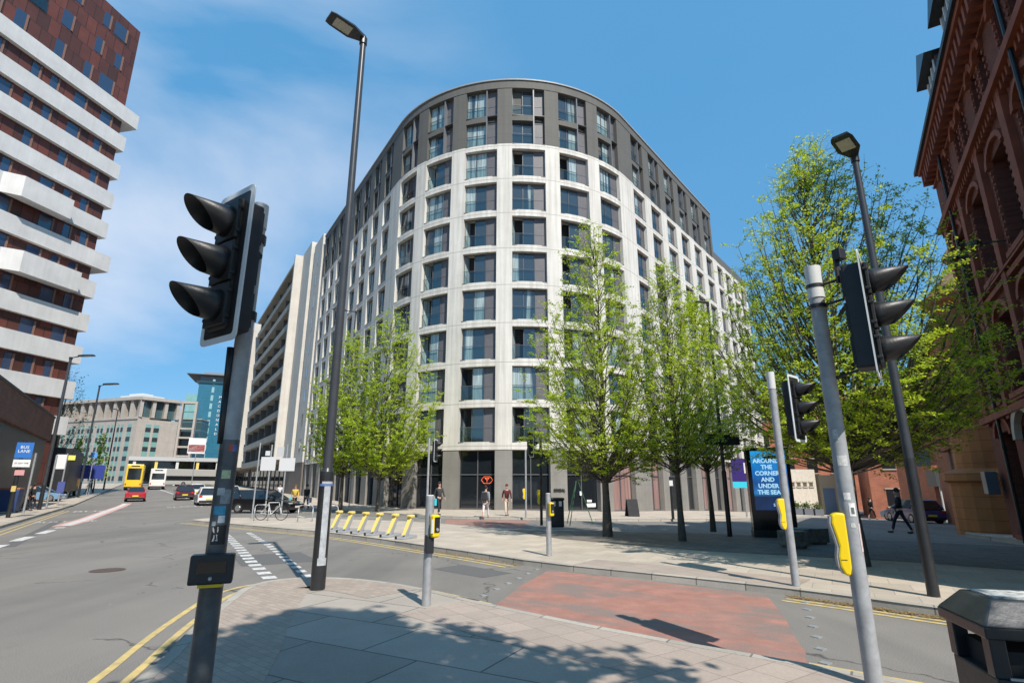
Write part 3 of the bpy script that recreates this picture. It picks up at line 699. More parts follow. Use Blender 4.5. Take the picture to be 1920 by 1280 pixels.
# ------------------------------------------------------------------ grey balcony building along the left street
W0 = wall_pt(-A_L)[0]
def left_pt(s_): return (W0[0] + (-math.cos(TL)) * s_, W0[1] + (-math.sin(TL)) * s_)
fin_m = clad('cream_render', (0.56, 0.53, 0.475), 7.0, line=0.02)
strip_m = mat('taupe_spandrel', (0.36, 0.325, 0.27), 0.8, var=0.2, vscale=0.6)
dglass = winglass('blue_tinted_glass', (0.03, 0.05, 0.07), (0.42, 0.50, 0.52), 0.35, ior=2.6)
base_m = mat('brown_base', (0.17, 0.145, 0.125), 0.8, var=0.2, vscale=0.6)
def balcony_block(t0, t1, label):
    f = Face(left_pt(t0), LEFT_D, side=-1); zb = gz(*left_pt(t0)) - 1
    b = thing('balcony_apartment_building', (*left_pt(t0), 0), label, 'building', 'grey balcony blocks along the left street')
    L_ = t1 - t0
    body = MB(); f.box(body, 0.3, L_, zb, 36.4, -14, -0.8); part('body_wall', body, base_m, b, world=True)
    fm = MB(); f.box(fm, 0, 0.7, 5.3, 37.0, -1.0, 1.7); f.box(fm, -0.02, 0.3, 5.3, 36.6, -6, -1.0); part('end_fin', fm, fin_m, b, world=True)
    sp = MB(); pn = MB()
    for k in range(9):
        z = 5.3 + 3.5 * k
        f.box(sp, 0.7, L_, z - 0.35, z + 0.65, -0.8, 1.1)
        if k < 8:
            u = 1.0
            while u < L_ - 1.5:
                wd = random.choice((1.6, 2.4, 3.0)); wd = min(wd, L_ - u - 0.4)
                q = Face(f.p(u, -0.7), f.d, -1)
                q.box(pn, 0, wd, z + 0.65, z + 3.15, 0, 0.05); u += wd + random.choice((0.5, 1.2, 2.2))
    f.box(sp, 0.7, L_, 36.3, 36.75, -1.0, 1.35)
    part('balcony_slabs', sp, strip_m, b, world=True); part('windows', pn, dglass, b, world=True)['kind'] = 'stuff'
    df = MB(); u = 4.5
    while u < L_: f.box(df, u, u + 0.35, 5.3, 36.3, -0.75, 0.6); u += 7.5
    part('divider_fins', df, mat('grey_divider', (0.16, 0.155, 0.15), 0.7), b, world=True)
    g = MB(); u = 1.0
    while u < L_ - 3: f.box(g, u, u + 2.6, zb + 1.2, 4.3, -0.78, -0.7); u += 4.0
    part('shop_windows', g, M['shop_glass'], b, world=True)['kind'] = 'stuff'
    return b
lo_ = Face(left_pt(29.7), LEFT_D, side=-1)
nb = thing('narrow_cream_stair_tower', (*left_pt(30), 0), 'narrow cream stair tower wedged between the round-nosed block and the grey balcony block', 'building')
m_ = MB(); lo_.box(m_, 0, 5.2, 4.6, 36.2, -10, 0.15); lo_.box(m_, 5.9, 11.6, 4.6, 37.2, -10, 0.5); part('wall', m_, fin_m, nb, world=True)
m_ = MB(); lo_.box(m_, 5.2, 5.9, 0, 35.8, -10, -0.5); lo_.box(m_, 0, 11.6, -1, 4.6, -10, 0.1); part('base_wall', m_, base_m, nb, world=True)
for k in range(9): m_ = MB(); lo_.box(m_, 2.0, 2.7, 6 + 3.3 * k, 7.6 + 3.3 * k, 0.15, 0.18); part('slit_window', m_, dglass, nb, world=True)
balcony_block(41.5, 84, 'grey block of long taupe balconies with a tall cream end fin, nearest along the street')
balcony_block(86.5, 150, 'more distant grey balcony block beyond the first cream fin')

# ------------------------------------------------------------------ teal glass hotel
th = thing('teal_glass_hotel', (-137, 238, 0), 'teal glass high-rise with overhanging flat roof and vertical white lettering', 'building')
f = Face((-137.5, 236), (0.93, 0.36), 1)
m_ = MB(); f.box(m_, 0, 30, 0, 45, -20, 0); part('teal_wall', m_, clad('teal_glass', (0.035, 0.15, 0.22), 3.2, line=0.12, dark=0.75, rough=0.2), th, world=True)
f2 = Face((-142.5, 236), (0.98, 0.1), 1)
m_ = MB(); f2.box(m_, 0, 5.2, 0, 40, -15, 0.0); part('pale_glass_bay', m_, clad('pale_green_glass', (0.22, 0.40, 0.38), 4.0, line=0.5, dark=0.5, rough=0.2), th, world=True)
m_ = MB(); f.box(m_, -1.0, 30, 45, 46.0, -18, 0.5); part('top_band', m_, mat('teal_dark', (0.02, 0.06, 0.08), 0.3), th, world=True)
m_ = MB(); f.box(m_, 0, 28, 46, 48.5, -16, -1.5); f.box(m_, 1, 28, 48.8, 50.5, -15, -3); part('plant_room', m_, mat('grey_plant_room', (0.22, 0.23, 0.25), 0.5), th, world=True)
m_ = MB(); f.box(m_, -5, 31, 48.5, 48.8, -22, 1.5); part('roof', m_, mat('dark_flat_roof', (0.08, 0.085, 0.09), 0.6), th, world=True)
m_ = MB()
for k in range(12): f.box(m_, 5.2, 6.2, 5 + 3.6 * k, 7.4 + 3.6 * k, 0, 0.06)
part('window_column', m_, mat('pale_teal_windows', (0.25, 0.42, 0.42), 0.2), th, world=True)
for i, ch in enumerate('MACDONALD'):
    x, y = f.p(9.0, 0.15); text('sign_letter', ch, 1.45, M['white_mat'], th, (x + 137, y - 238, 39 - 2.0 * i), (R(90), 0, f.rz()), 0.1)

# ------------------------------------------------------------------ beige seven-storey building
bb = thing('beige_concrete_building', (-122, 178, 0), 'beige concrete office block with tall top-floor openings and green glazed window columns', 'building')
beige = clad('beige_concrete', (0.40, 0.355, 0.31), 3.1, line=0.06, dark=0.8, streak=0.3)
f = Face((-163, 192), (41, -14), 1); f3 = Face((-122, 178), (9.5, 12.5), 1)
m_ = MB(); f.box(m_, 0, 43.3, 0, 22.5, -12, 0); f3.box(m_, 0, 12.2, 0, 22.5, -10, 0.0)
f.box(m_, 0, 43.3, 28.8, 29.8, -12, 0.7); f3.box(m_, 0, 12.2, 28.83, 29.83, -10, 0.7)
f.box(m_, 0, 43.3, 22.5, 23.3, -12, 0.3)
for k in range(11): f.box(m_, k * 3.9, k * 3.9 + 1.25, 23.3, 28.8, -1.6, 0.1)
for k in range(4): f3.box(m_, k * 3.7, k * 3.7 + 1.0, 23.2, 28.8, -2.0, 0.1)
part('wall', m_, beige, bb, world=True)
m_ = MB(); f.box(m_, 0, 43, 23.3, 28.8, -10, -1.7); f3.box(m_, 0.3, 11.8, 23.2, 28.8, -9, -1.5); part('upper_glazing', m_, mat('dark_teal_glazing', (0.06, 0.11, 0.12), 0.15, ior=1.8), bb, world=True)
m_ = MB(); f.box(m_, 30, 41, 29.8, 31.0, -10, -2.5); f.box(m_, 32, 38, 31.0, 31.8, -8, -4); part('roof_plant', m_, mat('white_roof_plant', (0.6, 0.62, 0.62), 0.5), bb, world=True)
gm = mat('green_tinted_panel', (0.19, 0.34, 0.31), 0.25); dm = mat('dark_window', (0.035, 0.045, 0.05), 0.15)
def wincol(fc, u, w):
    a = MB(); fc.box(a, u, u + w, 2.0, 21.0, 0, 0.08); o = part('window_column', a, gm, bb, world=True)
    for k in range(6): b = MB(); fc.box(b, u, u + w, 3.0 + 3.1 * k, 4.4 + 3.1 * k, 0.08, 0.14); part('window_pane', b, dm, o, world=True)
for k in range(8): wincol(f, 2.5 + 4.6 * k, 1.0); wincol(f, 4.2 + 4.6 * k, 1.0)
wincol(f, 39.4, 1.8); wincol(f3, 2.6, 1.6); wincol(f3, 5.0, 1.6)
# open concrete frame at its right end
fr = MB(); f4 = Face(f3.p(12.2), (0.94, 0.34), 1)
for u in (0.1, 4.4): f4.box(fr, u, u + 0.7, 0, 29.8, -2.5, 0)
for k in range(7): f4.box(fr, 0.8, 4.4, 1.5 + 3.1 * k, 2.1 + 3.1 * k, -2.5, 0)
f4.box(fr, 0.8, 4.4, 29.0, 29.8, -2.5, 0); part('open_frame', fr, beige, bb, world=True)
m_ = MB(); f4.box(m_, 0.1, 5, 0, 19.5, -9, -2.6); part('stair_wall', m_, dm, bb, world=True)

# glass building between them
gb = thing('dark_glass_link_block', (-122, 205, 0), 'dark glass block in the gap between the beige offices and the teal high-rise', 'building')
m_ = MB(); m_.box((-120.5, 206, 12.5), (9, 8, 25), 0.2); part('wall', m_, clad('dark_curtain_wall', (0.05, 0.09, 0.10), 3.0, line=0.25, dark=2.2, rough=0.2), gb, world=True)
m_ = MB(); m_.box((-120.5, 206, 25.2), (9.4, 8.4, 0.4), 0.2); part('roof', m_, strip_m, gb, world=True)
# low red-brick block behind the left trees
rb0 = thing('small_red_brick_block', (-110, 118, 0), 'small red-brick block half hidden behind the bare tree on the left', 'building')
m_ = MB(); m_.box((-104, 118, 7), (9, 12, 14), 0.5); part('wall', m_, wallbrick('red_brick', (0.30, 0.09, 0.05), (0.22, 0.07, 0.04), (0.25, 0.2, 0.17)), rb0, world=True)
m_ = MB()
for k in range(4):
    for j in range(3):
        c, s_ = math.cos(0.5), math.sin(0.5); u = -2.8 + 2.8 * j
        m_.box((-104 + u * c + 6.02 * s_, 118 + u * s_ - 6.02 * c, 2.5 + 3.1 * k), (1.1, 0.08, 1.6), 0.5)
part('windows', m_, dm, rb0, world=True)
# station canopy across the end of the street
cn = thing('station_canopy', st(10, 165) + (2.0,), 'long low white canopy with yellow columns closing the end of the street', 'canopy')
fc = Face(st(-4, 160), (NX, NY), 1); m_ = MB(); fc.box(m_, 0, 34, 7.4, 8.3, -5, 0); part('roof', m_, mat('pale_canopy', (0.45, 0.46, 0.46), 0.5), cn, world=True)
m_ = MB(); fc.box(m_, 0, 34, 2.0, 7.4, -5, -4.2); part('glazed_wall', m_, M['shop_glass'], cn, world=True)
for k in range(8):
    a = MB(); fc.box(a, 1 + 4.4 * k, 1.6 + 4.4 * k, 1.5, 7.4, -0.9, -0.3); part('column', a, M['dull_yellow'] if k % 2 else M['pale_plastic'], cn, world=True)

# ------------------------------------------------------------------ left tower
KT = 1.27
tw = thing('rust_and_white_tower', (-48.1, 58, 0), 'tall tower of rust-coloured panels with projecting white balcony bands', 'building')
TF = Face((-48.1, 58.0), (-0.205, -0.979), side=-1)
def rust():
    m = bpy.data.materials.new('rust_panels'); m.use_nodes = True; nt = m.node_tree; b = nt.nodes['Principled BSDF']
    g = nt.nodes.new('ShaderNodeNewGeometry'); s = nt.nodes.new('ShaderNodeSeparateXYZ'); nt.links.new(g.outputs['Position'], s.inputs[0])
    cb = nt.nodes.new('ShaderNodeCombineXYZ'); nt.links.new(mathn(nt, 'MULTIPLY', s.outputs[1], 1.0), cb.inputs[0]); nt.links.new(s.outputs[2], cb.inputs[1])
    br = nt.nodes.new('ShaderNodeTexBrick'); nt.links.new(cb.outputs[0], br.inputs['Vector'])
    br.inputs['Scale'].default_value = 1; br.inputs['Brick Width'].default_value = 1.15; br.inputs['Row Height'].default_value = 1.96
    br.inputs['Mortar Size'].default_value = 0.035; br.inputs['Color1'].default_value = (0.062, 0.024, 0.018, 1); br.inputs['Color2'].default_value = (0.15, 0.043, 0.028, 1); br.inputs['Mortar'].default_value = (0.03, 0.012, 0.01, 1)
    c = mixc(nt, 0.5, br.outputs['Color'], ramp(nt, noise(nt, g.outputs['Position'], 0.6, 8, 0.7), [(0.3, (0.55, 0.5, 0.5)), (0.7, (1.25, 1.2, 1.2))]), 'MULTIPLY')
    nt.links.new(c, b.inputs['Base Color']); b.inputs['Roughness'].default_value = 0.6
    return m
RUST = rust(); TWHITE = clad('white_precast_bands', (0.60, 0.59, 0.57), 200, line=0.0, streak=0.15)
TOPT = 58.4
m_ = MB(); TF.box(m_, 0, 34, 0, TOPT, -16, 0); part('rust_wall', m_, RUST, tw, world=True)
ztop = [46.9, 43.0, 39.2, 35.3, 31.5, 27.7, 24.1, 20.2, 16.5, 12.6, 8.8]
m_ = MB()
for i, z in enumerate(ztop):
    over = -1.7 if i in (0, 5) else -0.6
    TF.box(m_, over, 34, z - 1.9, z, -10, 0.5)
    if i == 4:
        u0, u1 = 4.6, 9.6
    elif i == 6: u0, u1 = 2.2, 8.2
    else: continue
    P = [TF.p(u0, 0.5), TF.p(u1 + 1.2, 0.5), TF.p(u1, 1.7), TF.p(u0, 1.7)]
    m_.hexa([(x, y, z - 2.15) for x, y in P] + [(x, y, z + 0.02) for x, y in P])
part('white_bands', m_, TWHITE, tw, world=True)
# windows between the bands: each storey's windows
random.seed(21)
def towin(u, w, z0, z1, proud=0.03):
    a = MB(); TF.box(a, u, u + w, z0, z1, 0, proud); o = part('window', a, mat('tower_glass', (0.03, 0.05, 0.10), 0.1, ior=1.9), tw, world=True)
    b = MB(); TF.box(b, u - 0.18, u, z0, z1, 0, 0.1); part('window_reveal', b, mat('tan_reveal', (0.22, 0.12, 0.085), 0.6), o, world=True)
for i in range(len(ztop) - 1):
    z0, z1 = ztop[i + 1], ztop[i] - 2.15; u = 1.2 + random.random()
    while u < 18:
        w = random.choice((0.75, 0.75, 1.3)); towin(u, w, z0, z1); u += w + random.choice((1.2, 1.9, 2.9))
for z0, z1, us in ((47.3, 49.2, ((2.0, 1.7), (4.8, 0.8), (8.0, 0.9), (12.0, 1.0), (14.4, 0.9))), (51.2, 53.2, ((1.6, 0.8), (4.2, 0.8), (7.8, 1.1), (16.0, 0.8))), (55.2, 57.1, ((1.7, 1.5), (3.9, 0.8), (7.4, 1.0), (14, 0.8)))):
    for u, w in us: towin(u, w, z0, z1)
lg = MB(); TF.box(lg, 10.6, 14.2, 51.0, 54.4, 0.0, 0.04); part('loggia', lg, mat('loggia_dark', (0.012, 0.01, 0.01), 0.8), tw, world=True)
lg = MB(); TF.box(lg, 10.5, 14.3, 50.9, 52.2, 0.06, 0.12); part('loggia_rail', lg, M['rail'], tw, world=True)
# brick-topped podium in front of the tower
pd = thing('low_dark_podium_building', (*st(-7.6, 30), 0), 'low black-clad building with a brown brick parapet along the left pavement', 'building')
pf = Face(st(-7.6, 61.5), (-UX, -UY), side=-1)
m_ = MB(); pf.box(m_, 0, 60, -0.5, 5.5, -14, 0); part('black_wall', m_, clad('black_cladding', (0.03, 0.026, 0.025), 100, line=0, rough=0.4), pd, world=True)
m_ = MB(); pf.box(m_, -0.3, 60, 5.5, 7.4, -14, 0.25); part('brick_parapet', m_, wallbrick('brown_brick', (0.20, 0.085, 0.055), (0.14, 0.06, 0.04), (0.16, 0.12, 0.10)), pd, world=True)
m_ = MB(); pf.box(m_, -0.35, 60, 7.4, 7.55, -14, 0.3); part('parapet_coping', m_, mat('dark_coping', (0.06, 0.065, 0.07), 0.6), pd, world=True)
for k in range(5):
    a = MB(); pf.box(a, 18 + 5 * k, 20.2 + 5 * k, 2.2, 5.2, 0, 0.05); part('window', a, mat('podium_glass', (0.03, 0.07, 0.08), 0.1, ior=1.8), pd, world=True)

# ------------------------------------------------------------------ brick warehouse on the right
BF = Face((18.05, 20.75), (-0.513, -0.858), side=1)
bw = thing('red_brick_warehouse', (17.7, 20.8, 0), 'ornate dark red brick warehouse with bracketed eaves and dormers', 'building')
if BF.n[0] > 0: BF = Face((18.05, 20.75), (-0.513, -0.858), side=-1)
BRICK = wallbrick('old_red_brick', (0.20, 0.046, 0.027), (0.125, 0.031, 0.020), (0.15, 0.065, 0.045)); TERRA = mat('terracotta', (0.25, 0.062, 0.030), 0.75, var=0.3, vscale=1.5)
EV = 14.9; LW = 15.0
wl = MB(); te = MB()
# wall built from piers and spandrels so that the windows are real recesses
rows = [(0.2, 3.6, 2.0, 3), (4.6, 7.0, 1.6, 1), (8.2, 11.0, 1.6, 1), (12.3, 13.9, 0.62, 2)]
def bay_us():
    k = 0; u = 0.75
    while u + 3.07 < LW + 0.5: yield u, u + 3.07; u += 3.07
BU = list(bay_us())
BF.box(wl, 0, 0.75, -1, EV, -0.6, 0)
BF.box(wl, BU[-1][1], LW, -1, EV, -0.6, 0)
openings = []
for a, b in BU:
    c = (a + b) / 2
    zprev = -1.0
    for (z0, z1, w, cnt) in rows:
        BF.box(wl, a, b, zprev, z0, -0.6, 0)
        cs = [c] if cnt in (1, 3) else [c - 0.55, c + 0.55]
        xs = [a] + [e for q in cs for e in (q - w / 2, q + w / 2)] + [b]
        for p, q in zip(xs[0::2], xs[1::2]): BF.box(wl, p, q, z0, z1, -0.6, 0)
        for q in cs: openings.append((q, w, z0, z1, cnt))
        zprev = z1
    BF.box(wl, a, b, zprev, EV, -0.6, 0)
    # pilaster
    BF.box(te, a - 0.22, a + 0.22, 3.9, 12.0, 0.0, 0.16)
for z, o, h in ((4.35, 0.1, 0.08), (7.85, 0.2, 0.07), (12.2, 0.12, 0.08), (14.0, 0.1, 0.08), (4.0, 0.25, 0.22), (7.6, 0.14, 0.16), (11.9, 0.28, 0.24)): BF.box(te, 0, LW, z, z + h, 0.0, o)
for (q, w, z0, z1, cnt) in openings:       # arched heads
    n = 8 if cnt != 2 else 6; r0 = w / 2; r1 = r0 + 0.24
    for i in range(n):
        t0, t1 = math.pi * i / n, math.pi * (i + 1) / n
        P = []
        for (r, t) in ((r0, t0), (r1, t0), (r1, t1), (r0, t1)):
            hh = 0.55 if cnt != 2 else 0.9
            P.append((q + r * math.cos(t), z1 - 0.15 + r * math.sin(t) * hh))
        A = [BF.p(u, -0.05) + (z,) for u, z in P]; B = [BF.p(u, 0.12) + (z,) for u, z in P]
        te.hexa(A + B)
    BF.box(te, q - w / 2 - 0.1, q + w / 2 + 0.1, z0 - 0.16, z0, 0.0, 0.14)
for (q, w, z0, z1, cnt) in openings:       # rope-like moulded jambs and block quoins
    if cnt == 3: continue
    for sg in (-1, 1):
        z = z0 + 0.05
        while z < z1 - 0.15:
            BF.box(te, q + sg * (w / 2 + 0.06) - 0.05, q + sg * (w / 2 + 0.06) + 0.05, z, z + 0.12, 0.0, 0.05); z += 0.24
uu_ = 0.2
while uu_ < LW: BF.box(te, uu_, uu_ + 0.12, 11.66, 11.9, 0.0, 0.16); uu_ += 0.3
# dentils and brackets under the eaves
u = 0.1
while u < LW:
    BF.box(te, u, u + 0.2, EV - 0.75, EV - 0.2, 0.0, 0.42); u += 0.45
BF.box(te, 0, LW, EV - 0.2, EV, 0, 0.5)
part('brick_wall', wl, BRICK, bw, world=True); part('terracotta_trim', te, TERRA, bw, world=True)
m_ = MB(); BF.box(m_, 0, 5, -1, EV, -4.5, -0.61); BF.box(m_, 5, LW, -1, EV, -13, -0.61); part('inner_wall', m_, BRICK, bw, world=True)
m_ = MB(); BF.box(m_, LW, LW + 1.5, -1, 8.0, -12, 0.0); part('added_shadow_block', m_, BRICK, bw, world=True)  # unseen low block, added to cast the near shadow edge on the ground
m_ = MB(); BF.box(m_, -0.3, 5, EV, EV + 0.18, -4.6, 0.6); BF.box(m_, 5, LW + 0.3, EV, EV + 0.18, -13, 0.6); part('eaves_gutter', m_, mat('dark_gutter', (0.02, 0.02, 0.022), 0.5), bw, world=True)
m_ = MB(); pa = [BF.p(5, 0.5) + (EV + 0.18,), BF.p(LW + 0.2, 0.5) + (EV + 0.18,), BF.p(LW + 0.2, -6) + (EV + 3.0,), BF.p(5, -6) + (EV + 3.0,)]
pb = [BF.p(5, -12.5) + (EV + 0.18,), BF.p(LW + 0.2, -12.5) + (EV + 0.18,)]
m_.add(pa + pb, [(0, 1, 2, 3), (3, 2, 5, 4), (0, 3, 4), (1, 5, 2)]); P = [BF.p(-0.2, 0.5) + (EV + 0.18,), BF.p(5, 0.5) + (EV + 0.18,), BF.p(5, -2) + (EV + 1.5,), BF.p(-0.2, -2) + (EV + 1.5,), BF.p(-0.2, -4.5) + (EV + 0.18,), BF.p(5, -4.5) + (EV + 0.18,)]
m_.add(P, [(0, 1, 2, 3), (3, 2, 5, 4), (0, 3, 4), (1, 5, 2)]); part('roof', m_, mat('slate', (0.05, 0.05, 0.055), 0.6, var=0.2), bw, world=True)
sash = mat('dark_sash', (0.05, 0.03, 0.025), 0.5); dk = mat('old_glass', (0.02, 0.022, 0.026), 0.08, ior=1.6)
for i, (q, w, z0, z1, cnt) in enumerate(openings):
    if cnt == 3:
        a = MB(); BF.box(a, q - w / 2, q + w / 2, z0, z1, -0.5, -0.42); part('arched_door', a, M['black_paint'], bw, world=True)
        continue
    a = MB(); t = 0.07
    for uu in (q - w / 2 + t / 2, q, q + w / 2 - t / 2): BF.box(a, uu - t / 2, uu + t / 2, z0, z1, -0.45, -0.36)
    for zz in (z0, (z0 + z1) / 2, z1 - t): BF.box(a, q - w / 2 + t, q + w / 2 - t, zz, zz + t, -0.445, -0.365)
    o = part('window', a, sash, bw, world=True)
    b = MB(); BF.box(b, q - w / 2, q + w / 2, z0, z1, -0.5, -0.42); part('pane', b, dk, o, world=True)
st_ = MB()
q = (BU[1][0] + BU[1][1]) / 2
for i in range(10):
    t0, t1 = math.pi * i / 10, math.pi * (i + 1) / 10; P = []
    for (r, t) in ((1.0, t0), (1.32, t0), (1.32, t1), (1.0, t1)): P.append((q + r * math.cos(t), 3.2 + r * math.sin(t) * 0.8))
    st_.hexa([BF.p(u, 0.02) + (z,) for u, z in P] + [BF.p(u, 0.2) + (z,) for u, z in P])
part('stone_arch', st_, mat('pale_stone', (0.5, 0.45, 0.38), 0.8, var=0.2), bw, world=True)
for u in (2.55, 11.7):
    a = MB(); x, y = BF.p(u, 0.18); a.tube((x, y, 0), (x, y, EV - 0.7), 0.055, n=8)
    for z in (3, 6, 9, 12): a.tube((x, y, z), (x, y, z + 0.12), 0.075, n=8)
    part('drainpipe', a, M['black_paint'], bw, world=True)
for u, z in ((4.4, 9.3), (7.5, 8.6), (2.1, 8.2)):
    a = MB(); x, y = BF.p(u, 0.0); x2, y2 = BF.p(u - 0.1, 0.75); a.tube((x, y, z), (x2, y2, z + 0.1), 0.025, n=6); a.box((x2, y2, z + 0.08), (0.3, 0.3, 0.12), 0.4); part('wall_lamp', a, M['black_paint'], bw, world=True)
for u in (4.3, 7.9, 11.5):      # glazed dormers
    c = MB(); BF.box(c, u - 0.9, u + 0.9, EV + 0.18, EV + 2.0, -2.6, 0.15); o = part('dormer', c, mat('dormer_lead', (0.10, 0.11, 0.125), 0.4), bw, world=True)
    c = MB(); BF.box(c, u - 0.75, u + 0.75, EV + 0.4, EV + 1.85, 0.15, 0.19); BF.box(c, u - 0.94, u - 0.9, EV + 0.4, EV + 1.85, -1.9, 0.0); part('dormer_glass', c, mat('dormer_glass_pale', (0.22, 0.27, 0.33), 0.1, ior=1.9), o, world=True)
    c = MB()
    for e in (-0.75, -0.25, 0.25, 0.75): BF.box(c, u + e - 0.04, u + e + 0.04, EV + 0.4, EV + 1.85, 0.19, 0.23)
    part('dormer_bars', c, M['white_mat'], o, world=True)
    c = MB(); P = [BF.p(u - 1.2, 0.5) + (EV + 1.95,), BF.p(u + 1.2, 0.5) + (EV + 1.95,), BF.p(u, 0.5) + (EV + 2.75,)]
    Q = [BF.p(u - 1.2, -3.5) + (EV + 1.95,), BF.p(u + 1.2, -3.5) + (EV + 1.95,), BF.p(u, -3.5) + (EV + 2.75,)]
    c.add(P + Q, [(0, 1, 2), (5, 4, 3), (0, 2, 5, 3), (2, 1, 4, 5), (1, 0, 3, 4)]); part('dormer_roof', c, M['black_paint'], o, world=True)

# terracotta corner block with a round turret, beyond the warehouse
tb = thing('terracotta_turret_building', (20.4, 23.6, 0), 'orange terracotta corner building with a round turret and ball finial', 'building')
TER2 = clad('orange_terracotta', (0.43, 0.17, 0.055), 0.45, line=0.02, dark=0.5, var=0.25)
m_ = MB(); c = (20.4, 23.55, -2.5)
prof = [(1.7, 0), (1.7, 4.4), (1.85, 4.5), (1.85, 4.8), (1.35, 5.0), (1.3, 8.2), (1.45, 8.35), (1.45, 8.6), (1.25, 8.8), (1.2, 12.1), (1.45, 12.3), (1.45, 12.6), (1.1, 12.8)]
m_.lathe(prof, c, 20); part('turret', m_, TER2, tb, smooth=False, world=True)
m_ = MB(); m_.lathe([(1.1, 0), (0.9, 0.35), (0.45, 0.8), (0.2, 1.1), (0.12, 1.4), (0.28, 1.55), (0.32, 1.75), (0.2, 1.95), (0.03, 2.2)], (20.4, 23.55, 10.3), 14); part('finial', m_, mat('aged_stone', (0.22, 0.15, 0.09), 0.8, var=0.3), tb, smooth=True, world=True)
m_ = MB(); f = Face((20.6, 24.6), (0.53, 0.848), -1); f.box(m_, 0, 16, -2, 9.5, -10, 0); part('wall', m_, wallbrick('orange_brick', (0.34, 0.12, 0.06), (0.27, 0.09, 0.045), (0.2, 0.12, 0.08)), tb, world=True)
f.box(m_ := MB(), -0.1, 16.1, 9.5, 9.9, -10, 0.3); part('cornice', m_, TERRA, tb, world=True)
for k in range(4):
    a = MB(); x, y = f.p(1.5 + 1.25 * k, 0.25); a.tube((x, y, -1), (x, y, 3.6), 0.2, n=10); part('column', a, mat('brown_column', (0.14, 0.06, 0.035), 0.6), tb, smooth=True, world=True)
m_ = MB(); x, y = BF.p(-1.0, -0.2); f.box(m_, 0.6, 8, 3.6, 4.3, 0.0, 0.5); part('stone_band', m_, TERRA, tb, world=True)

# background street beyond, right side
def simple_building(name, label, fc, L_, z0, z1, mtl, wins=(), wm=None, depth=10, cap=None, group=None):
    b = thing(name, (*fc.p(0), 0), label, 'building', group)
    m_ = MB(); fc.box(m_, 0, L_, z0, z1, -depth, 0); part('wall', m_, mtl, b, world=True)
    if cap: m_ = MB(); fc.box(m_, -0.15, L_ + 0.15, z1, z1 + 0.35, -depth, 0.25); part('cornice', m_, cap, b, world=True)
    for (u, w, a, c) in wins:
        m_ = MB(); fc.box(m_, u, u + w, a, c, -0.0, 0.04); o = part('window', m_, wm or dk, b, world=True)
        m_ = MB(); fc.box(m_, u - 0.12, u + w + 0.12, a - 0.14, a, 0, 0.12); fc.box(m_, u - 0.12, u + w + 0.12, c, c + 0.14, 0, 0.1); part('window_surround', m_, mat('stone_trim', (0.42, 0.36, 0.28), 0.8), o, world=True)
    return b
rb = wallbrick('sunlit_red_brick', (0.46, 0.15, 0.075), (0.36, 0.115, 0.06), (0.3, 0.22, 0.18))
fc = Face((42, 66), (0.9, -0.43), 1)
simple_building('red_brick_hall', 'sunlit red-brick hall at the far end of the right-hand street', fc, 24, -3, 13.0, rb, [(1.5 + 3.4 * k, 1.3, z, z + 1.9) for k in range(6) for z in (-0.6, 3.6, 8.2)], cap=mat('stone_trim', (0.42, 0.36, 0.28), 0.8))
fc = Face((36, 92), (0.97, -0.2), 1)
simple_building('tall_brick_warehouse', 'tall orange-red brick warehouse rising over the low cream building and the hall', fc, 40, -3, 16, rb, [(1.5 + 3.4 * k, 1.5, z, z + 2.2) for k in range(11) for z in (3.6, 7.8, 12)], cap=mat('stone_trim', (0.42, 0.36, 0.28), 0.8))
fc = Face((30.5, 70), (0.93, 0.2), 1)
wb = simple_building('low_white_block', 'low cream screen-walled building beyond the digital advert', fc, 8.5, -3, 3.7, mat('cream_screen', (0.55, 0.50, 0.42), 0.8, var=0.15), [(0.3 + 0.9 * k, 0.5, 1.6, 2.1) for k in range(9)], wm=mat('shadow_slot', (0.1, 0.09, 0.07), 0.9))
fc = Face((27.6, 69), (0.9, 0.25), 1)
simple_building('orange_panel_building', 'narrow orange-panelled building seen between the trees beside the cream wall', fc, 2.6, -3, 12, mat('orange_panels', (0.42, 0.13, 0.045), 0.6, var=0.15), [(0.3, 0.9, 1 + 3 * k, 2.6 + 3 * k) for k in range(3)])
fc = Face((39.4, 72), (0.9, 0.0), 1)
simple_building('blue_shuttered_shop', 'low shop with blue-grey shutters in the far right street', fc, 4, -3, 3.0, mat('tan_render', (0.40, 0.33, 0.22), 0.8), [(0.3, 1.5, -1.8, 1.4), (2.2, 1.5, -1.8, 1.4)], wm=mat('blue_shutter', (0.12, 0.18, 0.26), 0.5))
fc = Face((33.0, 44.0), (0.93, -0.37), 1)
pb_ = simple_building('dark_portico_entrance', 'flat grey canopy entrance with pale glass doors on the right-hand street', fc, 5.0, -2, 3.3, rb, [(0.6, 1.2, -1.2, 1.5), (2.4, 1.2, -1.2, 1.5)], wm=M['shop_glass'])
m_ = MB(); fc.box(m_, -0.4, 4.4, 1.7, 2.9, 0.0, 2.2); part('canopy', m_, mat('grey_canopy', (0.07, 0.08, 0.085), 0.5), pb_, world=True)
for k in range(2):
    a = MB(); fc.box(a, -0.2 + 4.2 * k, 0.0 + 4.2 * k, -1.4, 1.7, 1.8, 2.0); part('canopy_post', a, M['pale_plastic'], pb_, world=True)
fc = Face((48, 58), (0.6, -0.8), 1)
simple_building('glazed_office', 'glazed blue-grey office block rising behind the large tree on the right', fc, 14, -3, 13, mat('grey_office', (0.25, 0.25, 0.26), 0.6), [(0.8 + 2.6 * k, 2.0, z, z + 2) for k in range(5) for z in (2, 5.5, 9)], wm=dglass)

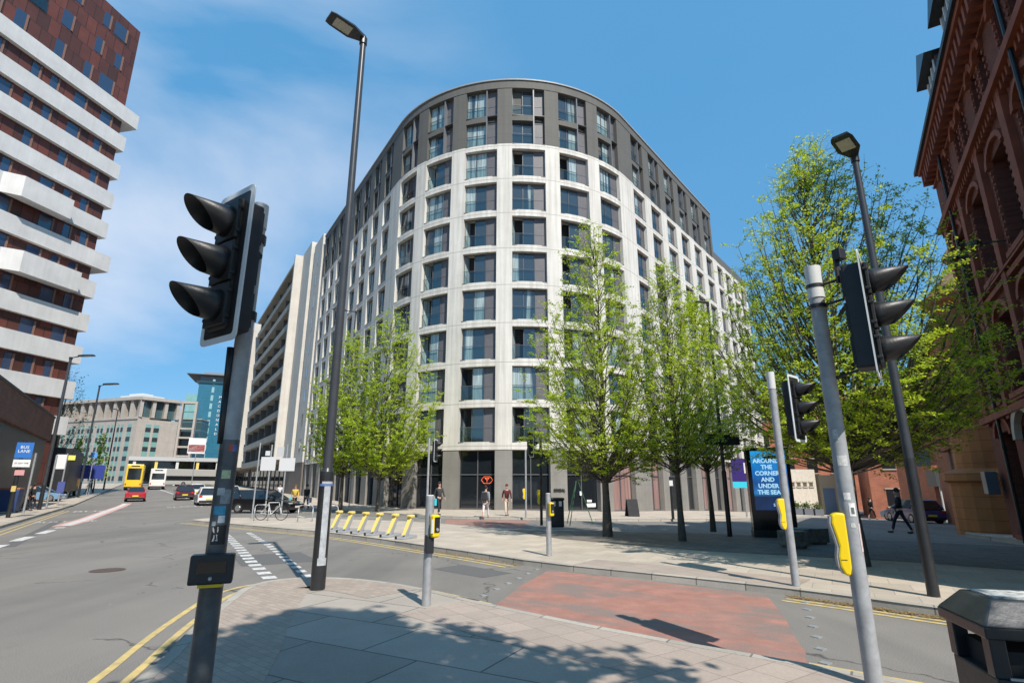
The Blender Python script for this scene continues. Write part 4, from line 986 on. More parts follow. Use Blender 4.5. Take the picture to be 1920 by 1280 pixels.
# ------------------------------------------------------------------ trees
def tree(label, x, y, H, clear, Rad, seed, leaves=9000, shift=(0, 0), trunk_r=0.13, leaf=0.075, name='hornbeam_tree', mtl='leaf', group='young street trees round the rounded building', prof=None, nb=46, lean=(0, 0), top_sparse=0.75):
    rnd = random.Random(seed); z0 = gz(x, y) + (0.118 if name != 'bare_tree' else 0.1)
    t = thing(name, (x, y, z0), label, 'tree', group)
    def env(k):    # k 0..1 from crown bottom to top
        if prof: return prof(k) * Rad
        return Rad * (min(1, 0.45 + k * 3.2) if k < 0.18 else 1.0) * max(0.04, (1 - max(0, k - 0.12) / 0.88) ** 0.72)
    tr = MB(); pts = []
    for i in range(9):
        k = i / 8; pts.append((lean[0] * k + 0.05 * rnd.uniform(-1, 1) * (k > 0.2), lean[1] * k + 0.05 * rnd.uniform(-1, 1), H * 0.86 * k))
    for i in range(8):
        r0 = trunk_r * (1 - 0.93 * (i / 8) ** 0.8); r1 = trunk_r * (1 - 0.93 * ((i + 1) / 8) ** 0.8)
        tr.tube(pts[i], pts[i + 1], r0 * (1.25 if i == 0 else 1), r1, 9, caps=False)
    def axis(z):
        k = clamp(z / (H * 0.86), 0, 1) * 8; i = min(7, int(k)); f = k - i
        return Vector([pts[i][a] * (1 - f) + pts[i + 1][a] * f for a in range(3)])
    br = MB(); twigs = []
    for i in range(nb):
        k = (i + rnd.random()) / nb                       # where the branch tip lies
        zt = clear + (H - clear) * (0.04 + 0.94 * k); rt = env((zt - clear) / (H - clear)) * (rnd.uniform(0.35, 1.0) ** 0.6)
        a = i * 2.39996 + rnd.uniform(-0.5, 0.5)
        zs = clamp(zt - rt * rnd.uniform(1.0, 2.3) - 0.4, clear * 0.84 + rnd.random() * 0.5 * min(1, k * 6), H * 0.82)
        p0 = axis(zs); sh = Vector((shift[0], shift[1], 0)) * min(1, (zt - clear) / (H - clear) * 3 + 0.2)
        ax = axis(min(zt, H * .8)); p3 = Vector((rt * math.cos(a) + ax.x, rt * math.sin(a) + ax.y, zt)) + sh
        mid = p0.lerp(p3, 0.5); mid.z = p0.z + (p3.z - p0.z) * 0.38; mid += Vector((math.cos(a), math.sin(a), 0)) * rt * 0.22
        ln_ = (p3 - p0).length; N = max(5, int(ln_ / 0.38)); rb_ = clamp(0.008 * ln_ + 0.004, 0.012, 0.045); last = p0
        for j in range(1, N + 1):
            s = j / N; q = p0 * (1 - s) ** 2 + mid * 2 * s * (1 - s) + p3 * s * s + Vector([rnd.uniform(-.035, .035) for _ in range(3)])
            br.tube(last, q, rb_ * (1 - 0.88 * (j - 1) / N), rb_ * (1 - 0.88 * j / N), 4, caps=False)
            if s > 0.25:
                for _ in range(3 if nb > 80 else 4):
                    d = (q - last).normalized(); o = Vector((rnd.uniform(-1, 1), rnd.uniform(-1, 1), rnd.uniform(-0.3, 0.35)))
                    o = (o - d * o.dot(d)).normalized(); ln = rnd.uniform(0.22, 0.62) * (1.2 - 0.55 * k) * (1 if H < 16 else 1.8)
                    e = q + (o * 0.95 + d * 0.7).normalized() * ln; br.tube(q, e, 0.005, 0.002, 3, caps=False); twigs.append((q, e, k))
            last = q
    V = []; F = []
    def put(p, s):
        n = Vector((rnd.gauss(0, 0.55), rnd.gauss(0, 0.55), 1)).normalized(); u = n.orthogonal().normalized()
        u.rotate(Matrix.Rotation(rnd.uniform(0, 6.28), 3, n)); w = n.cross(u); o = len(V)
        V.extend([p - u * s, p + w * s * 0.55, p + u * s * 1.1, p - w * s * 0.55]); F.append((o, o + 1, o + 2, o + 3))
    cl = [rnd.random() for _ in range(len(twigs))]
    tot = sum((1 - top_sparse * t_[2] ** 1.3) for t_ in twigs); cnt = 0
    for (q, e, k), c in zip(twigs, cl):
        nn = leaves * (1 - top_sparse * k ** 1.3) / tot * (0.1 + 1.8 * c * c * 1.2)
        nn = int(nn) + (rnd.random() < nn % 1)
        d = e - q
        for _ in range(nn):
            s = rnd.random() ** 0.7; p = q + d * (s * 1.1) + Vector((rnd.gauss(0, 1), rnd.gauss(0, 1), rnd.gauss(0, .4))) * (0.035 + leaf * 0.4)
            put(p, leaf * rnd.uniform(0.6, 1.25))
    part('trunk', tr, M['bark'], t, smooth=True); part('branches', br, M['bark'], t, smooth=True)
    me = bpy.data.meshes.new('crown'); me.from_pydata([tuple(v) for v in V], [], F); me.materials.append(M[mtl]); me.update()
    o = bpy.data.objects.new('crown', me); link(o, t)
    return t
def profL(k): return min(1.0, 0.5 + 2.8 * k) if k < 0.5 else max(0.06, 1.0 - ((k - 0.5) / 0.5) ** 1.3 * 0.92)
tree('right one of the two close leafy trees behind the yellow cycle docks', -8.8, 37.2, 14.2, 2.3, 3.6, 11, 50000, leaf=0.068, prof=profL, nb=150, shift=(0.4, 0), top_sparse=0.75)
tree('left one of the two close leafy trees behind the yellow cycle docks', -11.6, 38.4, 12.8, 2.5, 3.1, 12, 38000, leaf=0.068, prof=profL, nb=130, top_sparse=0.7)
tree('tall slender tree before the rounded nose, nearest to the black litter bin', 3.3, 19.8, 12.0, 2.1, 3.55, 13, 70000, leaf=0.041, trunk_r=0.15, top_sparse=0.85, nb=170, shift=(-0.2, 0))
tree('thin leafy tree between the slender tree and the black lamp post', 5.45, 18.4, 9.8, 2.4, 2.15, 14, 28000, leaf=0.042, trunk_r=0.11, top_sparse=0.8, nb=120)
tree('thin leafy tree directly behind the black lamp post by the advert', 7.9, 22.5, 10.2, 2.6, 2.2, 19, 21000, leaf=0.058, trunk_r=0.10, top_sparse=0.6, nb=100)
def profC(k): return (0.62 + 2.2 * k if k < 0.17 else 1.0 - 0.04 * (k - 0.17)) if k < 0.45 else max(0.05, 0.99 - ((k - 0.45) / 0.55) ** 1.05 * 0.93)
tree('broad bright green tree, largest of all, behind the right-hand signal', 7.68, 12.9, 11.0, 2.3, 3.5, 15, 150000, shift=(0.5, 0.3), leaf=0.034, trunk_r=0.17, prof=profC, nb=300, top_sparse=0.78)
tree('broad-crowned tree standing behind the camera', 2.2, -2.0, 13.0, 4.8, 3.1, 17, 60000, leaf=0.10, trunk_r=0.16, name='roadside_tree', group='street trees behind the camera', nb=150, top_sparse=0.2, prof=profC)
tree('second broad-crowned tree standing behind the camera', 3.4, -3.8, 11.4, 4.0, 2.8, 18, 40000, leaf=0.10, trunk_r=0.16, name='roadside_tree', group='street trees behind the camera', nb=130, top_sparse=0.2, prof=profC)
tree('dark sparse tree beside the rust and white tower on the left', -54.5, 66, 16.0, 4.0, 4.6, 16, 3000, leaf=0.12, trunk_r=0.25, name='bare_tree', mtl='leaf2', group=None, nb=50)
for i, s in enumerate(((-2.0, 100, 'pale green sapling in front of the beige offices, nearer the yellow bus'), (-5.5, 112, 'pale green sapling in front of the beige offices, further left'), (-7.0, 86, 'small green tree beside the black hoarding on the left'))):
    x, y = st(s[0] - 4, s[1]); tree(s[2], x, y, 8.5, 2, 1.6, 30 + i, 1200, leaf=0.22, trunk_r=0.1, name='sapling', group='small trees along the far left street', nb=16)

# ------------------------------------------------------------------ traffic signals
def ring_tube(mb, c, r, t, ax, n=20):
    pass
def signal_head(root, at, az, board=True, name='signal_head'):
    """three-lamp head; az = compass angle of the direction it faces (0 = +x), at = centre of the lamps"""
    h = bpy.data.objects.new(name, MB().box((0, 0.10, 0), (0.26, 0.20, 1.06)).mesh(name, M['black_plastic'])); link(h, root)
    h.location = at; h.rotation_euler = (0, 0, az + R(90))          # local -y faces az
    bv = h.modifiers.new('bevel', 'BEVEL'); bv.width = 0.02; bv.segments = 2
    d = MB()
    for k in range(3):
        z = 0.345 - 0.345 * k; d.box((0, -0.012, z), (0.285, 0.03, 0.325)); d.box((0, 0.205, z), (0.22, 0.02, 0.28))
        for s in (-1, 1): d.box((s * 0.146, -0.005, z + 0.1), (0.012, 0.05, 0.03)); d.box((s * 0.146, -0.005, z - 0.1), (0.012, 0.05, 0.03))
    part('lamp_doors', d, M['black_plastic'], h, bevel=0.006)
    if board:
        b = MB(); w, hh, y = 0.25, 0.63, 0.03
        def rr(w, h, r=0.05, n=4):
            P = []
            for cx, cz, a0 in ((w - r, h - r, 0), (-w + r, h - r, 90), (-w + r, -h + r, 180), (w - r, -h + r, 270)):
                for i in range(n + 1): a = R(a0 + 90 * i / n); P.append((cx + r * math.cos(a), cz + r * math.sin(a)))
            return P
        o_ = rr(w, hh); i_ = rr(w - 0.045, hh - 0.045, 0.03)
        b.prism([(x, 0, z) for x, z in i_], (0, y - 0.002, 0), (0, y + 0.006, 0), 0)
        n = len(o_)
        for i in range(n):
            j = (i + 1) % n
            A = [(o_[i][0], y - 0.004, o_[i][1]), (o_[j][0], y - 0.004, o_[j][1]), (i_[j][0], y - 0.004, i_[j][1]), (i_[i][0], y - 0.004, i_[i][1])]
            B = [(a, y + 0.008, c) for a, _, c in A]; b.hexa(A + B, 1)
        part('backing_board', b, [M['black_plastic'], M['white_edge']], h)
    for k in range(3):
        z = 0.345 - 0.345 * k
        c = MB(); c.tube((0, -0.028, z), (0, -0.06, z), 0.128, 0.120, 24); part('lens', c, M['lens'], h, smooth=False)
        v = MB(); n = 28; L_ = 0.30; P = []
        for i in range(n + 1):                              # cowl: open tube cut slantwise, long on top
            a = R(90) + 2 * math.pi * i / n * 1.0
            s_ = (math.sin(a) + 1) / 2; ln = 0.075 + (L_ - 0.075) * s_ ** 0.8
            for r, yy in ((0.128, -0.03), (0.118, -0.075), (0.118 - 0.018 * ln / L_, -0.05 - ln)):
                P.append((r * math.cos(a), yy, z + r * math.sin(a) - 0.03 * (abs(yy) - 0.03)))
        F = []
        for i in range(n):
            for q in range(2): F.append((i * 3 + q, (i + 1) * 3 + q, (i + 1) * 3 + q + 1, i * 3 + q + 1))
        v.add(P, F)
        o = part('cowl', v, M['black_plastic'], h, smooth=True)
        so = o.modifiers.new('thick', 'SOLIDIFY'); so.thickness = 0.004; so.offset = -1
    return h
def push_box(root, z, az, tall=True):
    """yellow-cased pedestrian push-button unit on the pole"""
    c = MB(); ca, sa = math.cos(az), math.sin(az)
    o = bpy.data.objects.new('push_button_unit', MB().box((0, -0.135, 0), (0.13, 0.10, 0.33)).mesh('push_button_unit', M['yellow'])); link(o, root)
    o.location = (0, 0, z); o.rotation_euler = (0, 0, az + R(90)); bv = o.modifiers.new('bevel', 'BEVEL'); bv.width = 0.03; bv.segments = 3
    part('front_panel', MB().box((0, -0.19, 0.02), (0.10, 0.012, 0.22)), M['black_plastic'], o, bevel=0.004)
    part('button', MB().tube((0, -0.195, -0.05), (0, -0.21, -0.05), 0.025, 0.022, 14), M['galv'], o)
    part('back_plate', MB().box((0, -0.082, 0), (0.12, 0.012, 0.36)), M['grey_pole'], o)
    return o
def curved_yellow_unit(root, z, az, s=1.0):
    """tall S-shaped yellow pedestrian unit with a grey back, seen side-on"""
    prof = [(0.05, 0.30), (0.13, 0.31), (0.185, 0.28), (0.195, 0.20), (0.17, 0.08), (0.15, -0.04), (0.17, -0.14), (0.165, -0.24), (0.13, -0.32), (0.08, -0.33), (0.055, -0.25), (0.05, 0.0)]
    P = [(0, -a * s, b * s) for a, b in prof]
    m = MB(); m.prism(P, (-0.065 * s, 0, 0), (0.065 * s, 0, 0)); o = part('push_button_unit', m, M['yellow'], root, bevel=0.02 * s)
    o.location = (0, 0, z); o.rotation_euler = (0, 0, az + R(90))
    b = MB(); Q = [(0, -a * s * 1.01 - 0.012, b * s * 0.97) for a, b in prof[2:9]] + [(0, -a * s * 0.86, b * s * 0.9) for a, b in prof[2:9]][::-1]
    b.prism(Q, (-0.05 * s, 0, 0), (0.05 * s, 0, 0)); part('front_panel', b, M['grey_pole'], o)
    part('seam', MB().box((0, -0.12 * s, -0.17 * s), (0.134 * s, 0.05, 0.006)), M['black_plastic'], o)
    return o

# the big signal on the left
PL = (-2.11, 4.13); z0 = 0.12
s1 = thing('traffic_signal', (*PL, z0), 'large traffic signal on the left with stickered dark pole and wait box', 'traffic signal', 'traffic signals at the junction')
p = MB(); p.tube((0, 0, 0), (0, 0, 1.05), 0.080, 0.076, 24); p.tube((0, 0, 1.05), (0, 0, 2.05), 0.068, 0.066, 24); part('pole', p, mat('dark_grey_pole', (0.10, 0.105, 0.11), 0.35, var=0.4, vscale=6, bump=0.2, bscale=25), s1, smooth=True, auto=True)
p = MB(); p.tube((0, 0, 2.05), (0, 0, 3.78), 0.062, 0.060, 24); part('upper_pole', p, M['grey_pole'], s1, smooth=True, auto=True)
p = MB(); p.tube((0, 0, 3.78), (0, 0, 3.99), 0.066, 0.066, 24); part('pole_cap', p, M['pale_plastic'], s1, smooth=True, auto=True)
az1 = R(-124)
hp = Vector((-0.115, -0.215, 3.38)); signal_head(s1, hp, az1)
for dz in (0.30, -0.36):
    b = MB(); q = Vector((0, 0, hp.z + dz)); e = Vector((hp.x * 0.62, hp.y * 0.62, hp.z + dz)); b.tube(q, e, 0.022, n=8); b.tube((0, 0, hp.z + dz - 0.035), (0, 0, hp.z + dz + 0.035), 0.075, n=20); part('bracket', b, M['black_plastic'], s1, smooth=True, auto=True)
b = MB(); b.path([(-0.1, -0.1, hp.z + 0.05), (0.02, -0.13, hp.z + 0.02), (0.09, -0.07, hp.z + 0.12), (0.02, -0.08, hp.z + 0.2), (-0.1, -0.1, hp.z + 0.24)], 0.017, 8); part('cable_loop', b, M['black_plastic'], s1, smooth=True)
b = MB(); b.path([(-0.06, -0.06, 2.75), (-0.055, -0.05, 2.4), (-0.045, -0.045, 2.02)], 0.026, 8); part('cable_conduit', b, M['black_plastic'], s1, smooth=True)
# the wait box faces the camera
azc = math.atan2(-PL[1], -PL[0]) - 0.08
bx = bpy.data.objects.new('wait_box', MB().box((0, -0.125, 0), (0.27, 0.11, 0.19)).mesh('wait_box', M['black_plastic'])); link(bx, s1); bx.location = (0, 0, 1.17); bx.rotation_euler = (0, 0, azc + R(90))
bv = bx.modifiers.new('bevel', 'BEVEL'); bv.width = 0.012; bv.segments = 3
part('display_recess', MB().box((0, -0.183, 0.015), (0.18, 0.008, 0.075)), mat('gloss_black', (0.008, 0.008, 0.009), 0.1), bx)
part('button', MB().tube((0, -0.18, -0.055), (0, -0.2, -0.055), 0.012, 0.011, 14), M['galv'], bx)
part('yellow_base', MB().box((0, -0.10, -0.107), (0.15, 0.09, 0.022)), M['yellow'], bx)
def sticker(root, z, a, w, h, col, r, n=5):
    m = MB()
    for i in range(n):
        t0 = a + (i / n - 0.5) * w / r; t1 = a + ((i + 1) / n - 0.5) * w / r
        m.quad((r * math.cos(t0), r * math.sin(t0), z - h / 2), (r * math.cos(t1), r * math.sin(t1), z - h / 2), (r * math.cos(t1), r * math.sin(t1), z + h / 2), (r * math.cos(t0), r * math.sin(t0), z + h / 2))
    return part('sticker', m, mat('sticker_%d_%d_%d' % tuple(int(c * 99) for c in col), col, 0.5, var=0.35, vscale=30), root)
for (z, da, w, h, col) in ((1.99, 0.35, 0.05, 0.05, (0.45, 0.10, 0.06)), (1.99, 0.62, 0.03, 0.05, (0.10, 0.2, 0.5)), (1.80, 0.1, 0.06, 0.06, (0.55, 0.6, 0.35)), (1.68, -0.2, 0.05, 0.05, (0.5, 0.5, 0.5)), (1.645, 0.35, 0.07, 0.10, (0.30, 0.32, 0.33)), (1.55, -0.1, 0.08, 0.06, (0.06, 0.33, 0.48)), (1.49, 0.2, 0.045, 0.05, (0.7, 0.7, 0.68)), (1.46, -0.5, 0.03, 0.03, (0.5, 0.52, 0.5)), (1.385, 0.1, 0.10, 0.13, (0.02, 0.02, 0.02))):
    sticker(s1, z, azc + da, w, h, col, 0.0695)
gm_ = mat('silver_scrawl', (0.6, 0.6, 0.6), 0.4)
g_ = MB(); rr_ = 0.071; rnd = random.Random(3)
for ch in range(4):
    a = azc - 0.35 + 0.30 * (ch % 2); z = 1.42 - 0.055 * (ch // 2 * 1.0)
    pts = [(a + rnd.uniform(-0.14, 0.14), z + rnd.uniform(-0.025, 0.025)) for _ in range(5)]
    for (a0, zz0), (a1, zz1) in zip(pts, pts[1:]): g_.tube((rr_ * math.cos(a0), rr_ * math.sin(a0), zz0), (rr_ * math.cos(a1), rr_ * math.sin(a1), zz1), 0.003, n=4)
part('graffiti', g_, gm_, s1)

# the big signal on the right
PR = (3.21, 5.43)
s2 = thing('traffic_signal', (*PR, z0), 'tall traffic signal on the right with scuffed grey pole and yellow unit, facing right', 'traffic signal', 'traffic signals at the junction')
def paintpole(name, c1, c2, lo, hi):
    return mat(name, c1, 0.42, var=0.35, vscale=6, bump=0.2, bscale=30, col2=c2)
p = MB(); p.tube((0, 0, 0), (0, 0, 3.62), 0.073, 0.071, 24); part('pole', p, M['grey_pole'], s2, smooth=True, auto=True)
p = MB(); p.tube((0, 0, 3.62), (0, 0, 3.97), 0.080, 0.080, 24); part('pole_cap', p, M['pale_plastic'], s2, smooth=True, auto=True)
h2 = Vector((0.32, -0.35, 3.33)); signal_head(s2, h2, R(-37))
for dz in (0.42, 0.2):
    b = MB(); b.tube((0, 0, h2.z + dz), (h2.x - 0.10, h2.y + 0.12, h2.z + dz + 0.03), 0.014, n=8); b.tube((0, 0, h2.z + dz - 0.02), (0, 0, h2.z + dz + 0.02), 0.084, n=20); part('bracket', b, M['black_plastic'], s2, smooth=True, auto=True)
b = MB(); b.tube((0, 0, h2.z - 0.58), (h2.x - 0.08, h2.y + 0.1, h2.z - 0.5), 0.014, n=8); part('bracket', b, M['black_plastic'], s2)
b = MB(); b.box((0.16, -0.17, h2.z + 0.54), (0.05, 0.04, 0.28)); b.box((0.18, -0.2, h2.z + 0.70), (0.10, 0.09, 0.12), 0.4); part('detector', b, M['black_plastic'], s2, bevel=0.008)
curved_yellow_unit(s2, 1.20, math.atan2(-PR[1], -PR[0]) - 1.35, 0.88)
for z, da, w, h, col in ((1.95, 0.2, 0.09, 0.10, (0.55, 0.55, 0.53)), (1.62, 0.1, 0.06, 0.07, (0.62, 0.62, 0.6)), (1.50, 0.5, 0.06, 0.12, (0.7, 0.7, 0.68)), (1.49, 0.5, 0.03, 0.06, (0.04, 0.05, 0.05)), (1.36, 0.3, 0.04, 0.04, (0.6, 0.6, 0.55)), (1.25, 1.3, 0.05, 0.25, (0.62, 0.5, 0.5)), (2.2, -0.2, 0.05, 0.1, (0.5, 0.5, 0.48))):
    sticker(s2, z, math.atan2(-PR[1], -PR[0]) + da, w, h, col, 0.0745)

# signal across the road (right, further)
s3 = thing('traffic_signal', (5.0, 10.35, z0), 'grey traffic signal across the road with a pale-edged board, beside the digital advert', 'traffic signal', 'traffic signals at the junction')
p = MB(); p.tube((0, 0, 0), (0, 0, 3.5), 0.068, 0.066, 20); part('pole', p, M['grey_pole'], s3, smooth=True, auto=True)
p = MB(); p.tube((0, 0, 3.5), (0, 0, 3.83), 0.072, 0.072, 20); part('pole_cap', p, M['pale_plastic'], s3, smooth=True, auto=True)
signal_head(s3, (0.40, -0.12, 3.12), R(-49))
for dz in (0.33, -0.3):
    b = MB(); b.tube((0, 0, 3.12 + dz), (0.32, -0.02, 3.12 + dz), 0.014, n=8); part('bracket', b, M['black_plastic'], s3)
curved_yellow_unit(s3, 1.22, math.atan2(-10.3, -5.0) - 1.2, 0.85)
# two more in front of the building
def far_signal(x, y, label, az, hz=3.3, top=3.7, off=(0.28, 0.0), unit=None, black=False):
    zz = gz(x, y) + 0.12
    s = thing('traffic_signal', (x, y, zz), label, 'traffic signal', 'traffic signals at the junction')
    p = MB(); p.tube((0, 0, 0), (0, 0, top), 0.062, 0.060, 14); part('pole', p, M['black_paint'] if black else M['grey_pole'], s, smooth=True, auto=True)
    signal_head(s, (off[0], off[1], hz), az, board=True)
    b = MB(); b.tube((0, 0, hz + .3), (off[0], off[1], hz + .3), 0.02, n=6); b.tube((0, 0, hz - .3), (off[0], off[1], hz - .3), 0.02, n=6); part('bracket', b, M['black_plastic'], s)
    if unit is not None: curved_yellow_unit(s, 1.2, unit)
    return s
far_signal(-4.75, 31.7, 'traffic signal with slim pale pole left of the pier, above the walking man in black', R(-15), 3.6, 4.3, (0.42, 0.0))
far_signal(1.3, 25.2, 'black-poled traffic signal in front of the dark shop window right of the nose', R(20), 3.55, 3.9, (-0.38, 0.0), unit=R(180), black=True)

# slim post with yellow unit
def slim_post(x, y, h, label, r=0.05, unit=None, cap=False):
    s = thing('crossing_post', (x, y, gz(x, y) + 0.12), label, 'post', 'pedestrian crossing posts')
    p = MB(); p.tube((0, 0, 0), (0, 0, h), r, r * 0.97, 16); part('pole', p, M['grey_pole'], s, smooth=True, auto=True)
    if unit is not None: curved_yellow_unit(s, unit[0], unit[1], 0.9)
    return s
slim_post(0.75, 30.6, 3.6, 'slender grey post with a yellow unit in front of the glazed nose', unit=(1.25, R(180)))
# short push-button posts
def push_post(x, y, h, label, az, r=0.065):
    s = thing('push_button_post', (x, y, 0.12), label, 'push-button post', 'short push-button posts')
    p = MB(); p.tube((0, 0, 0), (0, 0, h), r * 1.04, r, 24); part('pole', p, M['galv'], s, smooth=True, auto=True)
    p = MB(); p.tube((0, 0, h), (0, 0, h + 0.012), r * 0.98, r * 0.7, 24); part('pole_cap', p, M['pale_plastic'], s, smooth=True, auto=True)
    u = push_box(s, 1.12, az)
    return s
pp1 = push_post(-1.27, 8.78, 1.56, 'short galvanised push-button post on the near pavement corner', R(-42))
pp2 = push_post(0.93, 14.55, 1.50, 'short galvanised push-button post across the road by the dropped kerb', R(-60))
part('junction_box', MB().box((0.02, -0.06, 0.86), (0.12, 0.12, 0.26), 0.4), M['black_plastic'], pp1, bevel=0.01)
part('notice_plate', MB().box((0.115, -0.12, 1.12), (0.17, 0.02, 0.2), R(48)), M['pale_plastic'], pp1)

# ------------------------------------------------------------------ street lamps
def street_lamp(x, y, H, label, az, r0=0.10, r1=0.055, sleeve=1.75, head='flat', zoff=0.12, scale=1.0, arm=0.0):
    s = thing('street_lamp', (x, y, gz(x, y) + zoff), label, 'street lamp', 'street lamps')
    if sleeve:
        p = MB(); p.tube((0, 0, 0), (0, 0, sleeve), r0, r0 * 0.97, 24); p.tube((0, 0, sleeve), (0, 0, sleeve + 0.06), r0 * 0.97, r1 * 1.3, 24); part('base_sleeve', p, M['black_paint'], s, smooth=True, auto=True)
    p = MB(); p.tube((0, 0, sleeve), (0, 0, H), r1 * 1.25, r1 * 0.9, 20); part('column', p, mat('lamp_column_paint', (0.055, 0.058, 0.064), 0.32, metal=0.1, var=0.2, vscale=3), s, smooth=True, auto=True)
    ca, sa = math.cos(az), math.sin(az)
    if arm: 
        p = MB(); p.tube((0, 0, H), (ca * arm, sa * arm, H + 0.12), 0.04, n=8); part('arm', p, M['black_paint'], s)
    h = bpy.data.objects.new('lantern', None)
    prof = [(-0.02, 0.05), (0.10, 0.10), (0.24, 0.16), (0.58, 0.155), (0.66, 0.13)]
    m = MB(); P = []
    for (l, w) in prof:
        for (ww, z) in ((-w, 0.0), (w, 0.0), (w * 0.8, 0.075 - 0.05 * l), (-w * 0.8, 0.075 - 0.05 * l)): P.append((l * scale, ww * scale, z * scale))
    F = []
    for i in range(len(prof) - 1):
        for q in range(4): F.append((i * 4 + q, i * 4 + (q + 1) % 4, i * 4 + 4 + (q + 1) % 4, i * 4 + 4 + q))
    F += [(3, 2, 1, 0), tuple(len(P) - 4 + i for i in range(4))]
    m.add(P, F); me = m.mesh('lantern', M['black_paint']); h = bpy.data.objects.new('lantern', me); link(h, s)
    h.location = (ca * arm, sa * arm, H + (0.12 if arm else 0.02)); h.rotation_euler = (0, R(-6), az)
    bm = bmesh.new(); bm.from_mesh(me); bmesh.ops.recalc_face_normals(bm, faces=bm.faces[:]); bm.to_mesh(me); bm.free()
    part('diffuser', MB().box((0.40 * scale, 0, -0.006 * scale), (0.30 * scale, 0.2 * scale, 0.012 * scale)), mat('lamp_diffuser', (0.42, 0.41, 0.34), 0.3), h)
    p = MB(); p.tube((-ca * 0.0, 0, H - 0.1), (0, 0, H + 0.06), r1 * 1.2, r1 * 1.2, 14); part('spigot', p, M['black_paint'], s)
    return s
L1 = street_lamp(-3.32, 10.05, 11.3, 'tall black street lamp at the near corner with a torn poster wrap on its base', R(222), 0.125, 0.070, 1.95, scale=1.25)
for z, da, w, h, c in ((1.1, 0.25, 0.11, 1.3, (0.42, 0.44, 0.46)), (0.45, 0.3, 0.16, 0.12, (0.45, 0.46, 0.47)), (1.75, 0.2, 0.2, 0.06, (0.4, 0.42, 0.45))):
    m = MB(); n = 6; rr0 = 0.1265
    a = math.atan2(-10, 3.3) + da
    for i in range(n):
        t0 = a + (i / n - 0.5) * w / rr0; t1 = a + ((i + 1) / n - 0.5) * w / rr0
        m.quad((rr0 * math.cos(t0), rr0 * math.sin(t0), z - h / 2), (rr0 * math.cos(t1), rr0 * math.sin(t1), z - h / 2), (rr0 * math.cos(t1), rr0 * math.sin(t1), z + h / 2), (rr0 * math.cos(t0), rr0 * math.sin(t0), z + h / 2))
    part('torn_poster', m, mat('weathered_paper', (0.42, 0.44, 0.46), 0.7, var=0.3, vscale=12), L1)
part('blue_tape', MB().tube((0, 0, 1.70), (0, 0, 1.74), 0.128, n=24), mat('blue_tape', (0.10, 0.16, 0.35), 0.5), L1)
L2 = street_lamp(6.75, 9.45, 7.95, 'black street lamp on the right standing on the far side of the crossing road', R(222), 0.088, 0.062, 2.1, scale=1.2)
for z, da, w, h, c in ((2.3, 0.0, 0.06, 0.08, (0.8, 0.8, 0.8)), (2.15, 0.2, 0.06, 0.12, (0.5, 0.5, 0.45)), (1.85, 0.3, 0.03, 0.16, (0.1, 0.75, 0.2)), (1.6, 0.2, 0.08, 0.07, (0.8, 0.8, 0.8)), (0.9, 0.4, 0.02, 0.03, (0.7, 0.7, 0.7)), (1.2, -0.3, 0.03, 0.03, (0.7, 0.7, 0.7)), (0.7, 0.4, 0.02, 0.05, (0.7, 0.7, 0.7)), (1.4, -0.1, 0.02, 0.03, (0.6, 0.6, 0.6))):
    sticker(L2, z, math.atan2(-9.4, -6.7) + da, w, h, c, 0.0845 if z < 2.1 else 0.075)
L3 = street_lamp(7.65, 20.2, 8.6, 'thin black lamp post with a small lantern between the tree trunks', R(180), 0.085, 0.05, 2.2, scale=0.7)
part('sign_plate', MB().box((0, -0.08, 3.35), (1.3, 0.03, 0.4)), M['black_paint'], L3)
for (x, y, H, lab, az, arm, sc) in ((*st(-6.0, 52), 11, 'street lamp with a short arm in front of the rust and white tower', R(10), 0.5, 1.6), (*st(-6.2, 82), 13, 'street lamp further down the left pavement, over the black hoarding', R(10), 0.4, 2.4), (*st(-5.7, 118), 13.5, 'slim pale lamp column by the yellow bus', R(170), 0.4, 2.0), (*st(9.5, 96), 14, 'distant lamp column in front of the beige offices', R(170), 0.4, 2.0)):
    street_lamp(x, y, H, lab, az, 0.13, 0.1, 1.6, scale=sc, arm=arm)
street_lamp(-14.3, 47.5, 17.0, 'street lamp with a pale lantern in front of the grey balcony block', R(175), 0.09, 0.07, 1.6, scale=1.8, arm=1.0)

# ------------------------------------------------------------------ digital advertising panel
kx, ky = 9.15, 20.0
kk = thing('digital_advertising_panel', (kx, ky, gz(kx, ky) + 0.12), 'black freestanding digital advert showing pale words on a blue underwater picture', 'advertising panel', rz=R(-12))
part('cabinet', MB().box((0, 0.0, 1.53), (1.42, 0.42, 3.06)), mat('gloss_black_cabinet', (0.012, 0.012, 0.014), 0.15), kk, bevel=0.02)
part('plinth', MB().box((0, -0.005, 0.12), (1.46, 0.46, 0.24)), M['black_paint'], kk)
def screenmat():
    m = bpy.data.materials.new('lit_blue_screen'); m.use_nodes = True; nt = m.node_tree; b = nt.nodes['Principled BSDF']
    t = nt.nodes.new('ShaderNodeTexCoord'); s = nt.nodes.new('ShaderNodeSeparateXYZ'); nt.links.new(t.outputs['Generated'], s.inputs[0])
    c = ramp(nt, s.outputs[2], [(0.0, (0.005, 0.02, 0.08)), (0.22, (0.003, 0.015, 0.06)), (0.28, (0.02, 0.16, 0.42)), (0.45, (0.005, 0.06, 0.24)), (0.7, (0.01, 0.15, 0.45)), (1.0, (0.02, 0.30, 0.66))])
    c = mixc(nt, 0.7, c, ramp(nt, noise(nt, t.outputs['Generated'], 4.0, 5), [(0.35, (0.5, 0.6, 0.7)), (0.7, (1.6, 1.5, 1.3))]), 'MULTIPLY')
    nt.links.new(c, b.inputs['Emission Color']); b.inputs['Emission Strength'].default_value = 1.0; b.inputs['Base Color'].default_value = (0.01, 0.02, 0.04, 1); b.inputs['Roughness'].default_value = 0.15
    return m
